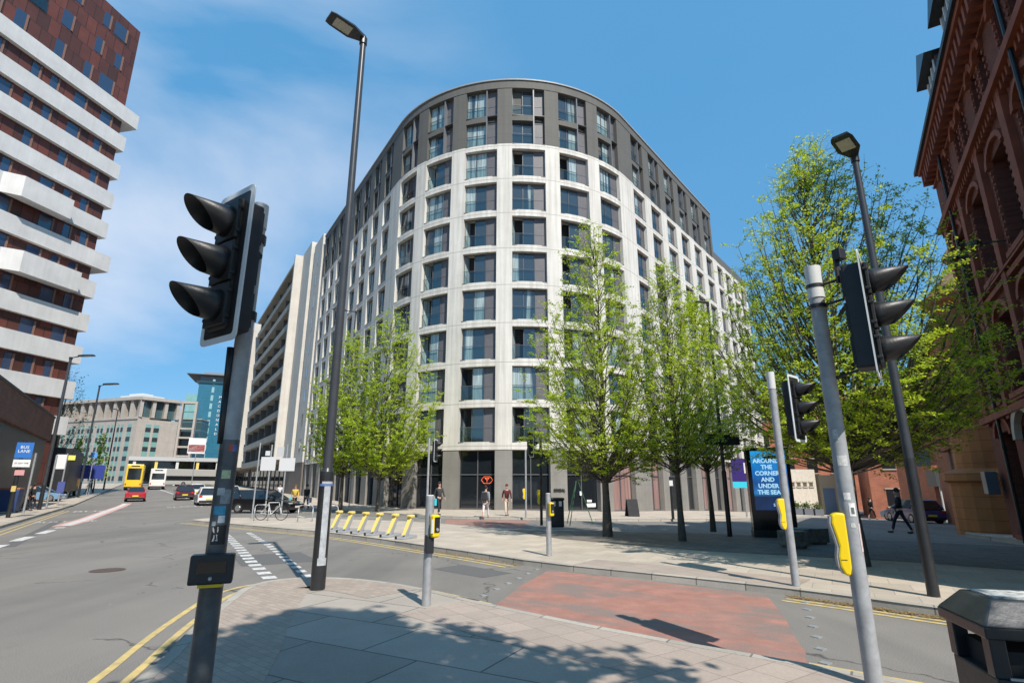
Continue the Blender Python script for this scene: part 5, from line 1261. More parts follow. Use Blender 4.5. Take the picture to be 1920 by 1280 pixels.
scr = part('screen', MB().box((0.0, -0.216, 1.92), (1.16, 0.01, 2.02)), screenmat(), kk)
wt = mat('lit_white_text', (0.6, 0.7, 0.75), 0.5, emit=(0.35, 0.6, 0.78), estr=0.9)
for i, s in enumerate(('AROUND', 'THE', 'CORNER', 'AND', 'UNDER', 'THE SEA')):
    text('screen_lettering', s, 0.20, wt, scr, (-0.08, -0.226, 2.58 - 0.215 * i), ext=0.001, bold=0.008)
text('screen_lettering', 'SEA LIFE', 0.13, wt, scr, (0.25, -0.226, 1.08), ext=0.001, bold=0.004)
part('screen_fish', MB().prism([(-0.2, 0, 2.72), (0.1, 0, 2.78), (0.4, 0, 2.71), (0.5, 0, 2.62), (0.2, 0, 2.66), (0.0, 0, 2.6)], (0, -0.222, 0), (0, -0.224, 0)), mat('screen_dark_fish', (0.01, 0.03, 0.06), 0.6), scr)

# stone bench blocks
for (x, y, lab, sx) in ((8.0, 16.4, 'mottled square granite block bench in the shade beside the advert', 0.55), (9.1, 17.6, 'dark granite block bench, further back and right of the mottled one', 0.9)):
    m = MB(); m.box((0, 0, 0.26), (sx, 0.6, 0.40)); m.box((0, 0, 0.03), (sx * 0.85, 0.5, 0.06))
    b = thing('stone_bench', (x, y, gz(x, y) + 0.12), lab, 'bench', 'granite block benches', rz=0.25); part('seat_block', m, mat('mottled_granite', (0.20, 0.19, 0.17), 0.7, var=0.6, vscale=6), b, bevel=0.02)

# ------------------------------------------------------------------ litter bins
def near_bin():
    b = thing('litter_bin', (2.90, 3.34, 0.12), 'large black litter bin with chamfered lid at the bottom right corner', 'litter bin', rz=R(-16))
    w, d, h = 0.62, 0.5, 1.0
    m = MB(); m.box((0, 0, 0.375), (w, d, 0.75)); part('body', m, mat('dusty_black', (0.03, 0.031, 0.033), 0.45, var=0.5, vscale=5, bump=0.2, bscale=40), b, bevel=0.012)
    for sx in (-1, 1):
        for sy in (-1, 1): part('corner_post', MB().box((sx * (w / 2 - 0.03), sy * (d / 2 - 0.045), 0.845), (0.075, 0.085, 0.19)), M['black_paint'], b, bevel=0.006)
    m = MB()
    o = 0.03; z0_, z1_, z2_ = 0.94, 1.0, 1.12
    A = [(-w / 2 - o, -d / 2 - o), (w / 2 + o, -d / 2 - o), (w / 2 + o, d / 2 + o), (-w / 2 - o, d / 2 + o)]; B = [(x * 0.72, y * 0.6) for x, y in A]
    m.hexa([(x, y, z0_) for x, y in A] + [(x, y, z1_) for x, y in A]); 
    part('lid_rim', m, M['black_paint'], b, bevel=0.008)
    m = MB(); m.hexa([(x, y, z1_) for x, y in A] + [(x, y, z2_) for x, y in B]); part('lid', m, mat('dusty_lid', (0.055, 0.057, 0.06), 0.4, var=0.4, vscale=7, bump=0.2, bscale=30), b, bevel=0.01)
    m = MB(); m.box((0, 0, z2_ + 0.004), (w * 0.66, d * 0.52, 0.008)); part('ash_plate', m, mat('scraped_steel', (0.62, 0.62, 0.58), 0.5, var=0.5, vscale=22, col2=(0.12, 0.12, 0.12)), b)
    m = MB(); m.box((0, -d / 2 - 0.004, 0.755), (w - 0.1, 0.012, 0.012)); part('aperture_edge', m, M['galv'], b)
    m = MB(); m.box((0, 0, 0.80), (w - 0.1, d - 0.12, 0.14)); part('liner', m, M['rubber'], b)
    m = MB(); m.box((0.14, -d / 2 - 0.003, 0.55), (0.05, 0.006, 0.03), 0.0); m.box((0.2, -d / 2 - 0.003, 0.52), (0.03, 0.006, 0.05)); part('torn_labels', m, M['white_edge'], b)
near_bin()
b = thing('litter_bin', (1.9, 24.3, gz(1.9, 24.3) + 0.12), 'rounded black litter bin with two pale labels under the slender tree', 'litter bin')
m = MB(); m.box((0, 0, 0.55), (0.6, 0.5, 1.1)); part('body', m, M['black_plastic'], b, bevel=0.06)
m = MB(); m.box((0, 0, 1.14), (0.66, 0.56, 0.12)); part('lid', m, M['black_plastic'], b, bevel=0.05)
m = MB(); m.box((-0.12, -0.257, 0.95), (0.12, 0.01, 0.2)); m.box((0.15, -0.257, 0.95), (0.12, 0.01, 0.2)); part('labels', m, M['white_mat'], b)
x, y = st(-7.0, 47)
b = thing('wheeled_bin', (x, y, gz(x, y) + .12), 'blue wheeled bin with a brown lid on the left pavement', 'wheeled bin', rz=0.5)
m = MB(); m.box((0, 0, 0.75), (1.0, 0.9, 1.3), taper=1.1); part('body', m, mat('blue_bin', (0.03, 0.06, 0.16), 0.5), b, bevel=0.03)
m = MB(); m.box((0, 0, 1.46), (1.12, 1.0, 0.12)); part('lid', m, mat('brown_lid', (0.3, 0.12, 0.06), 0.5), b, bevel=0.03)
for s in (-1, 1):
    m = MB(); m.tube((s * 0.4, 0.4, 0.1), (s * 0.46, 0.4, 0.1), 0.1, n=12); part('wheel', m, M['rubber'], b)

# ------------------------------------------------------------------ cycle docks, hoops, bicycle
DK = [(-6.85, 22.15), (-6.2, 21.55), (-5.5, 20.95), (-4.85, 20.35), (-4.15, 19.7), (-3.5, 19.05)]
ords = ['first from the left', 'second from the left', 'third from the left', 'third from the right', 'second from the right', 'rightmost']
def make_dock():
    d = thing('cycle_hire_dock', (0, 0, 0), '', 'cycle dock', 'yellow cycle hire docks', rz=R(-28))
    base = MB(); base.hexa([(-0.2, -0.42, 0), (0.2, -0.42, 0), (0.2, 0.42, 0), (-0.2, 0.42, 0), (-0.2, -0.42, 0.035), (0.2, -0.42, 0.035), (0.2, 0.42, 0.11), (-0.2, 0.42, 0.11)]); part('base_plate', base, mat('dock_grey', (0.30, 0.31, 0.33), 0.5), d, bevel=0.008)
    st_ = MB(); st_.hexa([(-0.06, -0.16, 0.05), (0.06, -0.16, 0.05), (0.06, 0.06, 0.08), (-0.06, 0.06, 0.08), (-0.06, 0.24, 0.66), (0.06, 0.24, 0.66), (0.06, 0.36, 0.62), (-0.06, 0.36, 0.62)]); part('upright', st_, mat('dock_grey', (0.30, 0.31, 0.33), 0.5), d, bevel=0.01)
    fr = MB(); fr.hexa([(-0.065, -0.2, 0.12), (0.065, -0.2, 0.12), (0.065, -0.16, 0.12), (-0.065, -0.16, 0.12), (-0.085, 0.17, 0.68), (0.085, 0.17, 0.68), (0.085, 0.23, 0.67), (-0.085, 0.23, 0.67)]); part('yellow_front', fr, M['dull_yellow'], d, bevel=0.006)
    hd = MB(); hd.box((0, 0.24, 0.73), (0.24, 0.22, 0.10)); hd.box((0.0, 0.10, 0.74), (0.20, 0.08, 0.06)); part('locking_head', hd, M['dull_yellow'], d, bevel=0.03)
    sl = MB(); sl.box((-0.09, 0.26, 0.55), (0.08, 0.14, 0.24)); part('wheel_slot', sl, M['black_plastic'], d)
    ft = MB(); ft.box((-0.15, -0.44, 0.05), (0.07, 0.05, 0.10)); part('foot_block', ft, M['black_plastic'], d)
    return d
dock = make_dock()
for i, (x, y) in enumerate(DK):
    o = dock if i == 0 else copy_tree(dock)
    o.location = (x, y, gz(x, y) + 0.12); o.scale = (0.85, 0.85, 0.95); o['label'] = 'yellow cycle hire dock, %s in the row of six' % ords[i]
def hoop(x, y, rz, label):
    h = thing('cycle_stand', (x, y, gz(x, y) + 0.12), label, 'cycle stand', 'steel hoop cycle stands', rz=rz)
    pts = [(-0.36, 0, 0), (-0.36, 0, 0.62)] + [(-0.36 + 0.13 * (1 - math.cos(R(a))), 0, 0.62 + 0.13 * math.sin(R(a))) for a in (30, 60, 90)] + [(0.36 - 0.13 * (1 - math.cos(R(a))), 0, 0.62 + 0.13 * math.sin(R(a))) for a in (90, 60, 30)] + [(0.36, 0, 0.62), (0.36, 0, 0)]
    m = MB(); m.path(pts, 0.024, 8); part('hoop_tube', m, M['galv'], h, smooth=True)
hoop(-10.0, 27.6, R(-5), 'steel hoop cycle stand immediately right of the parked bicycle'); hoop(-8.6, 27.0, R(-5), 'steel hoop cycle stand between the bicycle and the lamp column'); hoop(-12.4, 28.2, R(-5), 'steel hoop cycle stand that the bicycle leans on')
def bicycle(x, y, rz):
    b = thing('bicycle', (x, y, gz(x, y) + 0.12), 'black and silver bicycle locked to a hoop stand, with drop handlebars', 'bicycle', rz=rz)
    fr = MB(); BBk = (0.0, 0, 0.28); RW = (-0.5, 0, 0.34); FW = (0.55, 0, 0.34); ST = (-0.16, 0, 0.85); HT = (0.38, 0, 0.86); HB = (0.42, 0, 0.70)
    for a, c in ((BBk, ST), (ST, HT), (BBk, HB), (HT, HB)): fr.tube(a, c, 0.018, n=8)
    for s in (-0.05, 0.05):
        fr.tube((RW[0], s, RW[2]), BBk, 0.01, n=6); fr.tube((RW[0], s, RW[2]), (ST[0], 0, ST[2] - 0.06), 0.009, n=6); fr.tube((FW[0], s, FW[2]), HB, 0.012, n=6)
    part('frame', fr, M['pale_plastic'], b)
    for cx in (RW, FW):
        w = MB(); n = 28
        for i in range(n):
            a0, a1 = 2 * math.pi * i / n, 2 * math.pi * (i + 1) / n
            w.tube((cx[0] + 0.32 * math.cos(a0), 0, cx[2] + 0.32 * math.sin(a0)), (cx[0] + 0.32 * math.cos(a1), 0, cx[2] + 0.32 * math.sin(a1)), 0.018, n=6, caps=False)
        o = part('wheel', w, M['rubber'], b, smooth=True)
        sp = MB()
        for i in range(16): a = 2 * math.pi * i / 16; sp.tube((cx[0], 0.02, cx[2]), (cx[0] + 0.31 * math.cos(a), 0, cx[2] + 0.31 * math.sin(a)), 0.003, n=3)
        sp.tube((cx[0], -0.05, cx[2]), (cx[0], 0.05, cx[2]), 0.025, n=8); part('spokes', sp, M['galv'], o)
    s = MB(); s.box((-0.18, 0, 0.97), (0.26, 0.13, 0.05)); s.tube((-0.17, 0, 0.84), (-0.18, 0, 0.96), 0.013, n=6); part('saddle', s, M['rubber'], b, bevel=0.015)
    h = MB(); h.tube((0.38, 0, 0.86), (0.40, 0, 0.96), 0.014, n=6); h.tube((0.42, -0.21, 0.97), (0.42, 0.21, 0.97), 0.014, n=6)
    for s_ in (-0.21, 0.21): h.path([(0.42, s_, 0.97), (0.52, s_, 0.95), (0.54, s_, 0.88), (0.48, s_, 0.83)], 0.013, 6)
    part('handlebars', h, M['rubber'], b)
    c = MB(); c.tube((0, 0.06, 0.28), (0, 0.065, 0.28), 0.09, n=18); c.tube((0, 0.07, 0.28), (0.1, 0.09, 0.15), 0.01, n=5); c.box((0.12, 0.13, 0.14), (0.09, 0.07, 0.02)); c.tube((0, -0.07, 0.28), (-0.1, -0.09, 0.41), 0.01, n=5); c.box((-0.12, -0.13, 0.42), (0.09, 0.07, 0.02)); part('crankset', c, M['galv'], b)
bicycle(-12.0, 28.35, R(-4))

# ------------------------------------------------------------------ vehicles
GLS = mat('car_glass', (0.015, 0.018, 0.02), 0.05, ior=1.8); CHROME = mat('wheel_alloy', (0.5, 0.5, 0.5), 0.3, metal=0.8)
def wheel(parent, x, y, r=0.32, w=0.2):
    m = MB(); m.tube((x, y - w / 2, r), (x, y + w / 2, r), r, n=22); o = part('wheel', m, M['rubber'], parent, bevel=0.03)
    s = 1 if y > 0 else -1
    m = MB(); m.tube((x, y + s * (w / 2), r), (x, y + s * (w / 2 + 0.01), r), r * 0.62, r * 0.58, 16); part('rim', m, CHROME, o)
def car(x, y, rz, label, col, L_=4.3, Wd=1.78, H=1.45, style='hatch', zoff=0.0, plate_y=True, group='cars on the streets'):
    c = thing('car', (x, y, gz(x, y) + zoff), label, 'car', group, rz=rz)
    paint = mat('car_paint_%d_%d_%d' % tuple(int(q * 999) for q in col), col, 0.28, coat=0.8)
    h = L_ / 2; w = Wd / 2
    side = [(-h + 0.03, 0.30), (-h, 0.62), (-h + 0.05, 0.86), (-h + 0.6, 0.95), (-0.2, 0.93), (h * 0.42, 0.90), (h - 0.35, 0.74), (h - 0.03, 0.60), (h, 0.42), (h - 0.08, 0.24), (h * 0.78, 0.2), (-h * 0.8, 0.2)]
    m = MB(); secs = [(-w + 0.0, 0.97), (-w + 0.12, 1.0), (w - 0.12, 1.0), (w, 0.97)]
    P = []
    for yy, k in ((-w, 0.965), (-w + 0.07, 1.0), (w - 0.07, 1.0), (w, 0.965)):
        for (a, b) in side: P.append((a * k, yy, 0.55 + (b - 0.55) * (k if k == 1 else 0.93)))
    n = len(side); F = []
    for s in range(3):
        for i in range(n): F.append((s * n + i, (s + 1) * n + i, (s + 1) * n + (i + 1) % n, s * n + (i + 1) % n))
    F += [tuple(range(n)), tuple(range(4 * n - 1, 3 * n - 1, -1))]
    m.add(P, F); o = part('body', m, paint, c, smooth=True)
    bm = bmesh.new(); bm.from_mesh(o.data); bmesh.ops.recalc_face_normals(bm, faces=bm.faces[:]); bm.to_mesh(o.data); bm.free(); o.data.set_sharp_from_angle(angle=R(40))
    if style == 'hatch': roof = [(-h + 0.12, 0.90), (-h + 0.42, H - 0.08), (-h + 0.75, H), (0.15, H), (h * 0.5, 0.90)]
    elif style == 'estate': roof = [(-h + 0.1, 0.92), (-h + 0.3, H - 0.04), (-h + 0.6, H), (0.2, H), (h * 0.48, 0.9)]
    else: roof = [(-h + 0.55, 0.90), (-h + 1.25, H - 0.04), (-0.3, H), (0.1, H - 0.02), (h * 0.48, 0.9)]
    g = MB(); wi = w - 0.09; wt_ = w - 0.30; P = []
    for sgn in (-1, 1):
        for (a, b) in roof: t = (b - 0.9) / (H - 0.9); P.append((a, sgn * (wi * (1 - t) + wt_ * t), b))
    k = len(roof); F = [tuple(range(k)), tuple(range(2 * k - 1, k - 1, -1))] + [(i, k + i, k + (i + 1) % k, (i + 1) % k) for i in range(k)]
    g.add(P, F); gg = part('glasshouse', g, GLS, c)
    bm = bmesh.new(); bm.from_mesh(gg.data); bmesh.ops.recalc_face_normals(bm, faces=bm.faces[:]); bm.to_mesh(gg.data); bm.free()
    r = MB(); rt = [p for p in roof[1:-1]]
    P = []; 
    for sgn in (-1, 1):
        for (a, b) in rt: t = (b - 0.9) / (H - 0.9); P.append((a, sgn * (wi * (1 - t) + wt_ * t + 0.012), b + 0.012))
    k = len(rt); r.add(P, [(i, k + i, k + i + 1, i + 1) for i in range(k - 1)])
    for sgn in (-1, 1):
        for i in range(len(roof)):
            if i in (0, len(roof) - 1) or i == 2:
                a, b = roof[i], roof[min(i + 1, len(roof) - 1)] if i != len(roof) - 1 else roof[i - 1]
                if i == 2: b = (roof[2][0] + 0.35, 0.92)
                q = []
                for (xx, zz) in (a, b): t = (zz - 0.9) / (H - 0.9); q.append((xx, sgn * (wi * (1 - t) + wt_ * t + 0.01), zz))
                r.tube(q[0], q[1], 0.035, n=5)
    ro = part('roof', r, paint, c, smooth=True); sm = ro.modifiers.new('thick', 'SOLIDIFY'); sm.thickness = 0.02
    for sx in (-h * 0.62, h * 0.64):
        for sy in (-w + 0.09, w - 0.09): wheel(c, sx, sy)
    for s in (-1, 1):
        part('tail_light', MB().box((-h + 0.03, s * (w - 0.2), 0.78), (0.08, 0.26, 0.16)), mat('tail_red', (0.5, 0.02, 0.02), 0.2), c)
        part('headlight', MB().box((h - 0.12, s * (w - 0.24), 0.62), (0.12, 0.3, 0.12)), mat('headlight_glass', (0.6, 0.62, 0.62), 0.1), c)
        part('wing_mirror', MB().box((h * 0.32, s * (w + 0.06), 0.97), (0.12, 0.16, 0.11)), paint, c, bevel=0.02)
    part('number_plate', MB().box((-h - 0.005, 0, 0.55), (0.02, 0.52, 0.12)), mat('yellow_plate', (0.75, 0.6, 0.05), 0.5), c)
    part('number_plate', MB().box((h + 0.0, 0, 0.42), (0.02, 0.52, 0.12)), M['white_mat'], c)
    part('rear_bumper', MB().box((-h + 0.02, 0, 0.36), (0.1, Wd - 0.2, 0.16)), M['black_plastic'], c, bevel=0.02)
    return c
SD = math.atan2(UY, UX)     # heading away from us down the street
x, y = st(-0.6, 71); car(x, y, SD, 'red saloon car driving away, nearest on the long street', (0.38, 0.012, 0.012), style='saloon', H=1.4)
x, y = st(3.8, 72); car(x, y, SD, 'black and dark red hatchback with yellow plate ahead of the red saloon', (0.07, 0.008, 0.01), H=1.55)
x, y = st(5.6, 82); car(x, y, SD + 0.05, 'small white car just beyond the dark red hatchback', (0.65, 0.65, 0.65), L_=3.9, H=1.5)
x, y = st(5.0, 59); car(x, y, SD, 'white hatchback seen beside the left signal pole', (0.68, 0.68, 0.67), H=1.55)
x, y = st(7.8, 68); car(x, y, SD, 'pale grey car parked beyond the white hatchback', (0.45, 0.45, 0.43), H=1.5)
car(-16.6, 38.3, R(-11), 'black estate car crossing behind the bicycle', (0.008, 0.008, 0.01), L_=4.7, H=1.46, style='estate')
for (c_, t_, rz_, col, lab) in ((-8.6, 72, 0.3, (0.16, 0.28, 0.42), 'pale blue car parked by the left-hand hoarding'), (-10.4, 66, 0.3, (0.05, 0.10, 0.30), 'dark blue car parked left of the pale blue one'), (-12.0, 78, 0.3, (0.6, 0.6, 0.6), 'white car parked furthest left under the dark awning'), (-9.5, 90, 0.2, (0.10, 0.015, 0.02), 'maroon car by the end of the black hoarding')):
    x, y = st(c_, t_); car(x, y, rz_, lab, col, zoff=0.12)
car(27.5, 39.0, R(172 - 90 + 0), 'purple-blue hatchback parked in the shaded right-hand street', (0.06, 0.05, 0.16), H=1.5)
car(29.8, 42.5, R(95), 'pale blue car just beyond the purple-blue hatchback', (0.25, 0.35, 0.45), H=1.5)

def bus(name, x, y, rz, label, col, L_, Wd, H, decks=1, cat='bus', front=True):
    b = thing(name, (x, y, gz(x, y)), label, cat, None, rz=rz); p = mat(name + '_paint', col, 0.35, coat=0.5)
    m = MB(); m.box((0, 0, H / 2 + 0.15), (L_, Wd, H - 0.3)); part('body', m, p, b, bevel=0.12)
    h = L_ / 2
    for s in (-1, 1):
        for d in range(decks):
            z0 = 1.15 + d * 2.0; part('side_windows', MB().box((0, s * (Wd / 2 + 0.002), z0 + 0.55), (L_ - 0.8, 0.02, 1.0)), GLS, b)
        for xx in (-h * 0.55, h * 0.6): wheel(b, xx, s * (Wd / 2 - 0.12), 0.48, 0.3)
        part('tail_light', MB().box((-h - 0.005, s * (Wd / 2 - 0.2), 0.95), (0.03, 0.2, 0.3)), mat('tail_red', (0.5, 0.02, 0.02), 0.2), b)
    part('end_window', MB().box((-h - 0.005, 0, H * 0.62), (0.03, Wd * 0.78, H * (0.45 if decks == 2 else 0.3))), GLS, b, bevel=0.01)
    part('windscreen', MB().box((h + 0.005, 0, H * 0.58), (0.03, Wd * 0.85, H * 0.45)), GLS, b)
    part('bumper', MB().box((-h + 0.02, 0, 0.42), (0.2, Wd - 0.1, 0.26)), M['black_plastic'], b)
    part('destination_display', MB().box((-h - 0.005, 0, H - 0.28), (0.03, Wd * 0.5, 0.2)), M['black_plastic'], b)
    return b
x, y = st(-1.6, 122); bus('double_decker_bus', x, y, SD - 0.02, 'yellow double-decker bus at the far end of the left street', (0.75, 0.52, 0.03), 10.5, 2.5, 4.3, 2)
x, y = st(1.9, 126); bus('coach', x, y, SD, 'white coach queueing to the right of the yellow bus', (0.72, 0.70, 0.68), 11, 2.5, 3.6, 1, 'coach')
x, y = st(12, 150); bus('tram', x, y, SD - R(62), 'pale grey tram crossing the end of the street', (0.42, 0.42, 0.40), 22, 2.6, 3.7, 1, 'tram')
# black hoarding lorry on the left
x, y = st(-8.3, 84)
lo = thing('black_box_lorry', (x, y, gz(x, y) + .1), 'black box lorry with an orange panel parked along the left pavement', 'lorry', rz=SD)
part('box_body', MB().box((-1.0, 0, 3.0), (13, 2.6, 4.6)), M['black_plastic'], lo, bevel=0.05)
part('cab', MB().box((6.8, 0, 1.9), (2.2, 2.4, 2.6)), M['black_paint'], lo, bevel=0.15)
part('orange_panel', MB().box((4.2, -1.32, 1.7), (2.2, 0.04, 0.9)), mat('orange_panel', (0.75, 0.35, 0.03), 0.5), lo)
for xx in (-5, -3.6, 4.6):
    for s in (-1, 1): wheel(lo, xx, s * 1.15, 0.5, 0.3)

# ------------------------------------------------------------------ signs
def sign_on_post(name, x, y, label, h, plates, pole='galv', r=0.045, cat='sign', group='street signs on posts', rz=0.0, zoff=0.12, two=False):
    s = thing(name, (x, y, gz(x, y) + zoff), label, cat, group, rz=rz)
    for dx in ((-0.5, 0.5) if two else (0,)):
        p = MB(); p.tube((dx, 0, 0), (dx, 0, h), r, n=12); part('pole', p, M[pole], s, smooth=True, auto=True)
    for (px, pz, w, hh, col) in plates:
        part('sign_plate', MB().box((px, -r - 0.015, pz), (w, 0.012, hh)), mat('plate_%d_%d_%d' % tuple(int(c * 99) for c in col), col, 0.45), s)
    return s
WH_, BL_, RD_, GN_ = (0.72, 0.72, 0.72), (0.03, 0.16, 0.5), (0.5, 0.03, 0.03), (0.05, 0.08, 0.02)
fcx = math.atan2(-UX, UY)
x, y = st(-5.9, 40.5)
sg = sign_on_post('bus_lane_sign', x, y, 'blue and white bus lane sign on a thick black post at the left edge', 4.1, [(0.1, 3.55, 0.75, 0.85, BL_), (0.1, 2.85, 0.75, 0.4, WH_), (0.1, 2.35, 0.42, 0.28, (0.6, 0.3, 0.3)), (0, 1.5, 0.2, 0.3, (0.6, 0.45, 0.15))], pole='black_paint', r=0.10, rz=0.45)
text('sign_lettering', 'BUS\nLANE', 0.22, M['white_mat'], sg, (0.1, -0.13, 3.6)); text('sign_lettering', 'AT ANY TIME', 0.10, M['black_paint'], sg, (0.1, -0.13, 2.85))
x, y = st(-5.9, 45); sign_on_post('bus_stop_pole', x, y, 'plain slim grey pole next to the bus lane sign', 3.6, [], r=0.06)
x, y = st(-5.9, 54.5); sign_on_post('bus_stop_pole', x, y, 'pale pole between the plain grey pole and the bus stop flag', 3.9, [], r=0.07)
x, y = st(-5.9, 61.0); bs = sign_on_post('bus_stop_flag', x, y, 'bus stop pole with a white and yellow flag and a blue timetable', 4.3, [(-0.35, 3.6, 0.7, 1.2, WH_), (0.35, 3.95, 0.5, 0.4, (0.75, 0.72, 0.15)), (0.0, 1.5, 0.5, 0.9, (0.08, 0.10, 0.3))], r=0.06, rz=0.45)
x, y = st(-9, 60); sign_on_post('green_sign', x, y, 'dark green rectangular sign behind the left poles', 4.6, [(0, 3.9, 2.0, 1.0, GN_)], r=0.05, rz=0.5)
x, y = st(-6, 93); sign_on_post('blue_shelter_sign', x, y, 'blue panel sign on the far left pavement by the bus', 4.0, [(0, 2.9, 2.6, 1.8, (0.03, 0.05, 0.25))], r=0.06, rz=0.5)
x, y = st(-6, 90); sign_on_post('round_blue_sign', x, y, 'round blue sign above the far left pavement', 5.4, [(0, 5.0, 0.7, 0.7, (0.1, 0.3, 0.7))], r=0.05, rz=0.5)
x, y = st(7.6, 125); sign_on_post('red_white_banner', x, y, 'red and white banner sign in front of the teal high-rise', 9.5, [(0, 8.0, 3.0, 3.0, WH_), (0, 7.5, 2.8, 1.4, RD_)], r=0.08, rz=0.5)
sign_on_post('plain_grey_post', -13.6, 29.85, 'thin grey pole left of the bicycle', 3.9, [], r=0.04)
sg = sign_on_post('twin_post_sign', -14.9, 35.5, 'pair of pale sign boards with smaller plates above, standing behind the bicycle', 4.2, [(-0.6, 3.0, 0.95, 0.85, (0.6, 0.6, 0.6)), (0.6, 2.95, 1.0, 0.8, (0.6, 0.6, 0.6)), (0.1, 3.75, 0.45, 0.6, (0.5, 0.5, 0.5)), (-0.7, 3.65, 0.3, 0.3, (0.6, 0.6, 0.6))], r=0.05, two=True)
x, y = -12.8, 44.6; sign_on_post('small_square_sign', x, y, 'small white square sign by the left end of the grey ground floor', 3.6, [(0, 3.3, 0.6, 0.7, WH_)], r=0.04)
# parking sign
pk = sign_on_post('parking_sign', 15.45, 37.5, 'purple car park sign with a white letter P beyond the round building', 3.6, [(0, 3.0, 1.5, 1.5, (0.04, 0.02, 0.16)), (0, 2.05, 1.5, 0.4, (0.05, 0.55, 0.7))], r=0.06)
text('sign_lettering', 'P', 0.95, M['white_mat'], pk, (0.28, -0.09, 3.1), bold=0.02)
# A-board, black marker post, tripod ladder, planters, barriers
ab = thing('pavement_a_board', (7.3, 34.6, gz(7.3, 34.6) + .12), 'dark A-board leaning on the pavement by the pink-curtained shop window', 'A-board', rz=0.2)
for s in (-1, 1): m = MB(); m.hexa([(-0.35, s * 0.3 - 0.02, 0), (0.35, s * 0.3 - 0.02, 0), (0.35, s * 0.3 + 0.02, 0), (-0.35, s * 0.3 + 0.02, 0), (-0.35, s * 0.03 - 0.02, 1.0), (0.35, s * 0.03 - 0.02, 1.0), (0.35, s * 0.03 + 0.02, 1.0), (-0.35, s * 0.03 + 0.02, 1.0)]); part('board', m, M['black_paint'], ab)
mk = thing('black_marker_post', (9.0, 31.9, gz(9, 31.9) + .12), 'black bollard-like post with a pale reflector top on the far kerb', 'post')
m = MB(); m.tube((0, 0, 0), (0, 0, 2.3), 0.08, 0.07, 12); part('pole', m, M['black_paint'], mk, smooth=True, auto=True); part('top_plate', MB().box((0, -0.08, 1.95), (0.2, 0.02, 0.3)), M['white_mat'], mk)
tp = thing('survey_tripod', (3.0, 26.0, gz(3, 26) + .12), 'tall thin green tripod frame standing beside the black litter bin', 'tripod')
for a in (0.3, 2.2, 4.1): m = MB(); m.tube((0.75 * math.cos(a), 0.75 * math.sin(a), 0), (0.05 * math.cos(a), 0.05 * math.sin(a), 1.95), 0.02, n=6); part('leg', m, mat('green_tripod', (0.06, 0.14, 0.08), 0.5), tp)
m = MB(); m.tube((0, 0, 1.9), (0, 0, 2.05), 0.08, n=10); part('head_plate', m, M['black_plastic'], tp)
for i in range(3):
    x, y = 30.0 + 1.1 * i, 60.0; pl = thing('planter_box', (x, y, gz(x, y) + .1), 'grey planter with a small green bush, %s of three by the low cream building' % ('left one', 'middle one', 'right one')[i], 'planter', 'planters by the cream building')
    part('box', MB().box((0, 0, 0.35), (0.9, 0.8, 0.7)), mat('planter_grey', (0.12, 0.13, 0.15), 0.6), pl)
    m = MB(); rnd = random.Random(i)
    for k in range(160):
        p = Vector((rnd.gauss(0, .25), rnd.gauss(0, .2), 0.95 + rnd.gauss(0, .18))); u = Vector((rnd.gauss(0, 1), rnd.gauss(0, 1), rnd.gauss(0, 1))).normalized() * 0.12; v = u.orthogonal().normalized() * 0.07
        m.quad(p - u, p + v, p + u, p - v)
    part('foliage', m, M['leaf2'], pl)
for i in range(3):
    x, y = 23.6 + 1.3 * i * 0.9, 27.6 + 0.9 * i; br_ = thing('plastic_barrier', (x, y, gz(x, y) + .12), 'blue plastic barrier with red and white top rail, %s of three by the turret' % ('nearest', 'middle', 'farthest')[i], 'barrier', 'barriers by the turret', rz=-0.4)
    part('panel', MB().box((0, 0, 0.55), (1.1, 0.06, 0.6)), mat('barrier_blue', (0.03, 0.06, 0.25), 0.5), br_)
    m = MB()
    for k in range(4): m.box((-0.42 + 0.28 * k, 0, 0.95), (0.28, 0.08, 0.14), m=k % 2)
    part('top_rail', m, [mat('barrier_red', (0.5, 0.04, 0.03), 0.5), M['white_mat']], br_)
    for s in (-0.4, 0.4): part('foot', MB().box((s, 0, 0.12), (0.1, 0.5, 0.24)), mat('barrier_red', (0.5, 0.04, 0.03), 0.5), br_)
cn_ = thing('traffic_cone', (20.6, 25.6, gz(20.6, 25.6) + .12), 'red and white traffic cone in the shade by the barriers', 'traffic cone')
m = MB(); m.lathe([(0.17, 0.03), (0.11, 0.3)], (0, 0, 0), 14); part('cone_base', m, mat('cone_red', (0.6, 0.06, 0.03), 0.5), cn_)
m = MB(); m.lathe([(0.11, 0.3), (0.07, 0.5)], (0, 0, 0), 14); part('white_band', m, M['white_mat'], cn_)
m = MB(); m.lathe([(0.07, 0.5), (0.025, 0.75)], (0, 0, 0), 14); part('cone_tip', m, mat('cone_red', (0.6, 0.06, 0.03), 0.5), cn_); part('foot', MB().box((0, 0, 0.02), (0.42, 0.42, 0.04)), M['rubber'], cn_)
og = thing('orange_barrier_board', (17.9, 19.4, gz(17.9, 19.4) + .12), 'leaning bright orange plastic board by the warehouse doorway', 'barrier board', rz=0.5)
m = MB(); m.hexa([(-0.12, -0.1, 0), (0.12, -0.1, 0), (0.12, -0.05, 0), (-0.12, -0.05, 0), (-0.22, 0.15, 0.95), (0.02, 0.15, 0.95), (0.02, 0.2, 0.95), (-0.22, 0.2, 0.95)]); part('board', m, mat('bright_orange', (0.85, 0.10, 0.02), 0.5), og, bevel=0.01)
part('foot', MB().box((0, -0.05, 0.03), (0.4, 0.35, 0.06)), M['rubber'], og)
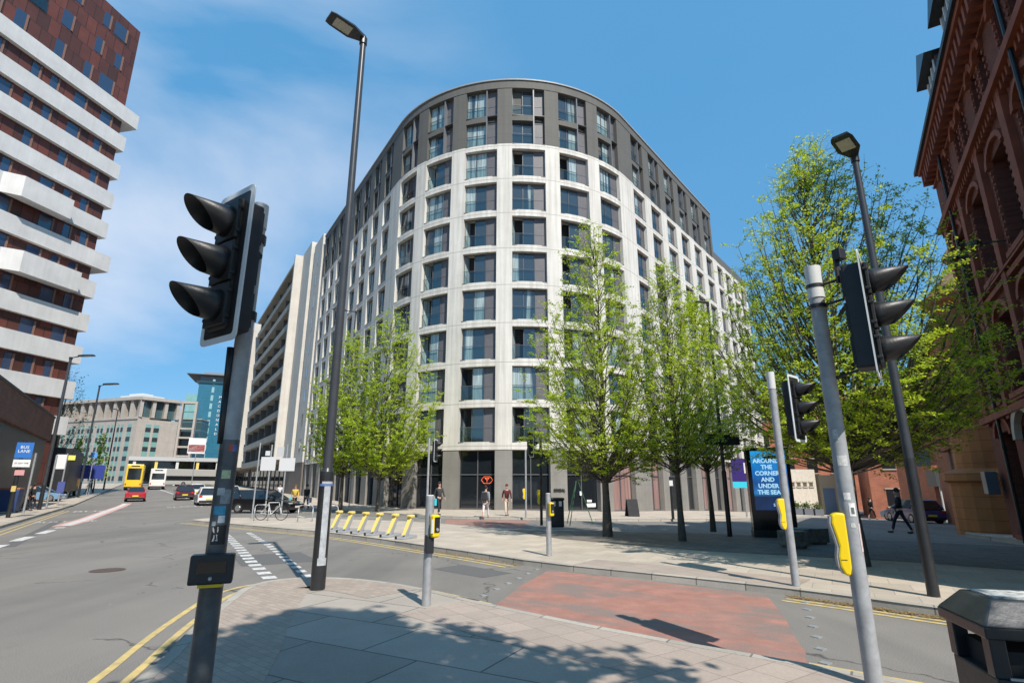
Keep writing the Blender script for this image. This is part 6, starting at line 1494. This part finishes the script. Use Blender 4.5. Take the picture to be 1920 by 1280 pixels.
ws = thing('wall_mounted_box', (*BF.p(0.3, 0.35), 1.9), 'blue-grey box sign fixed on the corner of the brick warehouse', 'box sign', rz=BF.rz()); part('box', MB().box((0, 0, 0), (0.75, 0.35, 0.8)), mat('blue_grey', (0.10, 0.12, 0.15), 0.4), ws, bevel=0.02)

# fallen leaves in the gutters
def litter(name, pts, n, seed, spread=0.12, colr=((0.30, 0.20, 0.08), (0.5, 0.38, 0.22))):
    rnd = random.Random(seed); V = []; F = []
    for _ in range(n):
        i = rnd.randrange(len(pts) - 1); t = rnd.random(); a, b = pts[i], pts[i + 1]
        x = a[0] + (b[0] - a[0]) * t + rnd.gauss(0, spread); y = a[1] + (b[1] - a[1]) * t + rnd.gauss(0, spread); z = gz(x, y) + 0.012 + rnd.random() * 0.012
        s = rnd.uniform(0.012, 0.03); an = rnd.uniform(0, 6.28); u = Vector((math.cos(an), math.sin(an), rnd.uniform(-.3, .3))) * s; w = Vector((-math.sin(an), math.cos(an), rnd.uniform(-.3, .3))) * s * 0.6
        o = len(V); p = Vector((x, y, z)); V += [p - u, p + w, p + u, p - w]; F.append((o, o + 1, o + 2, o + 3))
    me = bpy.data.meshes.new(name); me.from_pydata([tuple(v) for v in V], [], F); me.materials.append(leafmat('dead_leaves', *colr) if 'dead_leaves' not in MATS else MATS['dead_leaves'])
    o = bpy.data.objects.new(name, me); link(o); o['kind'] = 'stuff'; o['label'] = 'brown fallen leaves lying along the gutter'; o['category'] = 'leaves'
litter('fallen_leaves', offs([p for p in mid_near if 4.6 < p[0] < 9], -0.12), 1500, 1, 0.07)
litter('fallen_leaves', offs([p for p in mid_near if -3 < p[0] < 0.4], -0.1), 800, 2, 0.09)

# ------------------------------------------------------------------ people
def skin_obj(name, verts, edges, radii, mtl, parent, sub=1):
    me = bpy.data.meshes.new(name); me.from_pydata(verts, edges, []); me.materials.append(mtl)
    o = bpy.data.objects.new(name, me); link(o, parent)
    sk = o.modifiers.new('skin', 'SKIN'); sk.use_smooth_shade = True
    me.skin_vertices[0].data[0].use_root = True
    for v, r in zip(me.skin_vertices[0].data, radii): v.radius = (r, r) if isinstance(r, float) else r
    ss = o.modifiers.new('sub', 'SUBSURF'); ss.levels = sub; ss.render_levels = sub
    return o
SKIN = mat('skin', (0.50, 0.30, 0.22), 0.5)
def person(x, y, rz, label, top, legs, hair=(0.03, 0.02, 0.015), h=1.75, stride=0.22, pack=None, skirt=None, zoff=0.12, bag=None, skinm=None, armswing=0.18, bare_legs=False):
    k = h / 1.75; p = thing('person', (x, y, gz(x, y) + zoff), label, 'person', 'people walking about the junction', rz=rz); S = skinm or SKIN
    def V(*a): return tuple(c * k for c in a)
    # local: faces -y
    Jl = dict(hip=V(0, 0, .93), spine=V(0, .01, 1.15), chest=V(0, .0, 1.36), neck=V(0, .0, 1.48), head0=V(0, -.01, 1.56), head=V(0, -.02, 1.68))
    verts = []; edges = []; rad = []
    def add(v, r, par=None):
        verts.append(v); rad.append(r * k if isinstance(r, float) else tuple(q * k for q in r))
        if par is not None: edges.append((par, len(verts) - 1))
        return len(verts) - 1
    a = add(Jl['hip'], .085); b = add(Jl['spine'], .08, a); c = add(Jl['chest'], .085, b); n = add(Jl['neck'], .052, c); hd0 = add(Jl['head0'], (.07, .08), n); hd = add(Jl['head'], (.068, .085), hd0)
    add(V(0, -.108, 1.62), .012, hd0)
    tops = [(V(0, 0, .90), .145), (Jl['spine'], .13), (Jl['chest'], .14), (V(0, 0, 1.47), .08)]
    tv = [t[0] for t in tops]; trd = [tuple(q * k for q in t[1]) if isinstance(t[1], tuple) else t[1] * k for t in tops]; te_ = [(0, 1), (1, 2), (2, 3)]
    lv = [V(0, 0, .95)]; lrd = [.13 * k]; le = []
    for s in (-1, 1):
        sw = armswing * s
        sh, el, wr = V(s * .185, 0, 1.40), V(s * .235, -sw * .5 + .02, 1.13), V(s * .235, -sw - .07, .89)
        i = add(sh, .05, c); j = add(el, .04, i); w = add(wr, .028, j); pm = add(V(s * .232, -sw - .10, .82), (.03, .018), w)
        for q, (dx, ln) in enumerate(((-.026, .065), (-.009, .078), (.009, .075), (.026, .06))):
            f1 = add(V(s * .232 + dx * .4, -sw - .112 + dx, .82 - ln * .6), .008, pm); add(V(s * .228, -sw - .105 + dx, .82 - ln), .007, f1)
        t1 = add(V(s * .215, -sw - .14, .835), .010, w); add(V(s * .21, -sw - .15, .80), .009, t1)
        t0 = len(tv); tv += [sh, el, V(s * .235, -sw - .055, .93)]; trd += [.062 * k, .05 * k, .04 * k]; te_ += [(2, t0), (t0, t0 + 1), (t0 + 1, t0 + 2)]
        st2 = stride * -s
        hp, kn, an, to = V(s * .085, 0, .86), V(s * .09, -st2 * .55 - .03, .49), V(s * .09, -st2 + (.03 if st2 < 0 else 0), .09 + (.05 if st2 < 0 else 0)), V(s * .095, -st2 - .15, .045)
        i = add(hp, .08, a); j = add(kn, .055, i); w = add(an, .04, j); add(to, .035, w)
        t0 = len(lv); lv += [hp, kn, V(s * .09, -st2 * 0.97, .13)]; lrd += [.092 * k, .068 * k, .055 * k]; le += [(0, t0), (t0, t0 + 1), (t0 + 1, t0 + 2)]
        m = MB(); m.ball((to[0], to[1] + 0.07 * k, to[2] - .0), .06 * k, sc=(.8, 2.0, .72)); part('shoe', m, mat('dark_shoe', (0.04, 0.035, 0.03), 0.6), p, smooth=True)
    skin_obj('body', verts, edges, rad, S, p); skin_obj('top', tv, te_, trd, mat('cloth_%d_%d_%d' % tuple(int(q * 999) for q in top), top, 0.9, bump=0.3, bscale=30), p)
    if not bare_legs: skin_obj('trousers', lv, le, lrd, mat('cloth_%d_%d_%d' % tuple(int(q * 999) for q in legs), legs, 0.9), p)
    else:
        m = MB(); m.lathe([(.12 * k, .98 * k), (.17 * k, .9 * k), (.20 * k, .6 * k)], (0, 0, 0), 14); part('skirt', m, mat('cloth_%d_%d_%d' % tuple(int(q * 999) for q in legs), legs, 0.9), p, smooth=True)
    m = MB(); m.ball(V(0, .018, 1.70), .105 * k, 14, 10, sc=(.86, 1.0, 1.0)); part('hair', m, mat('hair_%d' % int(hair[0] * 999), hair, 0.8), p, smooth=True)
    for s in (-1, 1):
        m = MB(); m.ball(V(s * .032, -.098, 1.655), .012 * k, 8, 5); part('eye', m, M['rubber'], p)
        m = MB(); m.ball(V(s * .078, -.01, 1.64), .022 * k, 8, 5, sc=(.5, .8, 1.3)); part('ear', m, S, p)
    m = MB(); m.box(V(0, -.098, 1.585), V(.045, .008, .010)); part('mouth', m, mat('lips', (0.35, 0.12, 0.1), 0.5), p)
    if pack: m = MB(); m.box(V(0, .18, 1.22), V(.30, .17, .44)); part('backpack', m, mat('pack_%d' % int(pack[0] * 999), pack, 0.8), p, bevel=0.05)
    if bag:
        m = MB(); m.box(V(bag[0], -.02, .68), V(.13, .32, .36)); m.path([V(bag[0], -.12, .86), V(bag[0], -.02, .97), V(bag[0], .1, .86)], 0.01 * k, 5); part('carried_bag', m, mat('bag_%d_%d' % (int(bag[1][0] * 99), int(bag[1][2] * 99)), bag[1], 0.6), p, bevel=0.02)
    return p
person(-1.45, 31.2, R(165), 'person seen from behind in a grey top and white trousers with a dark backpack', (0.26, 0.27, 0.29), (0.66, 0.62, 0.62), pack=(0.03, 0.035, 0.04), h=1.74, zoff=0.02)
person(-0.3, 32.6, R(10), 'person in a maroon hooded jacket and cream trousers walking towards us', (0.09, 0.02, 0.02), (0.60, 0.50, 0.40), hair=(0.12, 0.03, 0.03), h=1.72)
person(-4.3, 33.4, R(35), 'person in a charcoal jacket carrying a turquoise bag, behind the near push-button post', (0.045, 0.045, 0.045), (0.03, 0.03, 0.035), bag=(-.3, (0.03, 0.5, 0.6)), h=1.85)
person(16.6, 24.4, R(250), 'person in dark clothes striding through the shade on the right', (0.015, 0.018, 0.025), (0.02, 0.025, 0.04), stride=0.32, h=1.82, zoff=0.0)
person(30.0, 47.5, R(110), 'distant person in black walking beyond the large tree trunk', (0.015, 0.015, 0.015), (0.02, 0.02, 0.02), stride=0.3, h=1.75, zoff=0)
person(-15.2, 39.6, R(20), 'person in a yellow top with a turquoise bag, beyond the hoop stands', (0.55, 0.38, 0.08), (0.03, 0.03, 0.03), hair=(0.2, 0.08, 0.04), bag=(-.3, (0.03, 0.45, 0.6)), h=1.68)
person(-14.5, 39.9, R(-10), 'person in black holding a pale bag, right beside the person in yellow', (0.03, 0.03, 0.035), (0.03, 0.03, 0.03), hair=(0.03, 0.02, 0.015), bag=(.3, (0.55, 0.55, 0.65)), h=1.7)
for (cc, tt, lab, tp_) in ((-6.5, 98, 'person in grey walking on the far left pavement by the blue panel', (0.12, 0.13, 0.15)), (-6.3, 100, 'person in black behind the one in grey on the far left pavement', (0.02, 0.02, 0.02)), (-7.5, 47, 'person in black standing by the blue wheeled bin', (0.02, 0.02, 0.02)), (-6.6, 53, 'person in dark clothes beside the bus stop flag', (0.02, 0.02, 0.025))):
    x, y = st(cc + (1.0 if tt == 47 else 0), tt + (3 if tt == 47 else 0)); person(x, y, R(20 + tt * 3), lab, tp_, (0.03, 0.03, 0.04), h=1.75)
person(-21.2, 51.5, R(30), 'person in a pale top beyond the black estate car, near the dark ground floor', (0.6, 0.6, 0.6), (0.03, 0.03, 0.04))
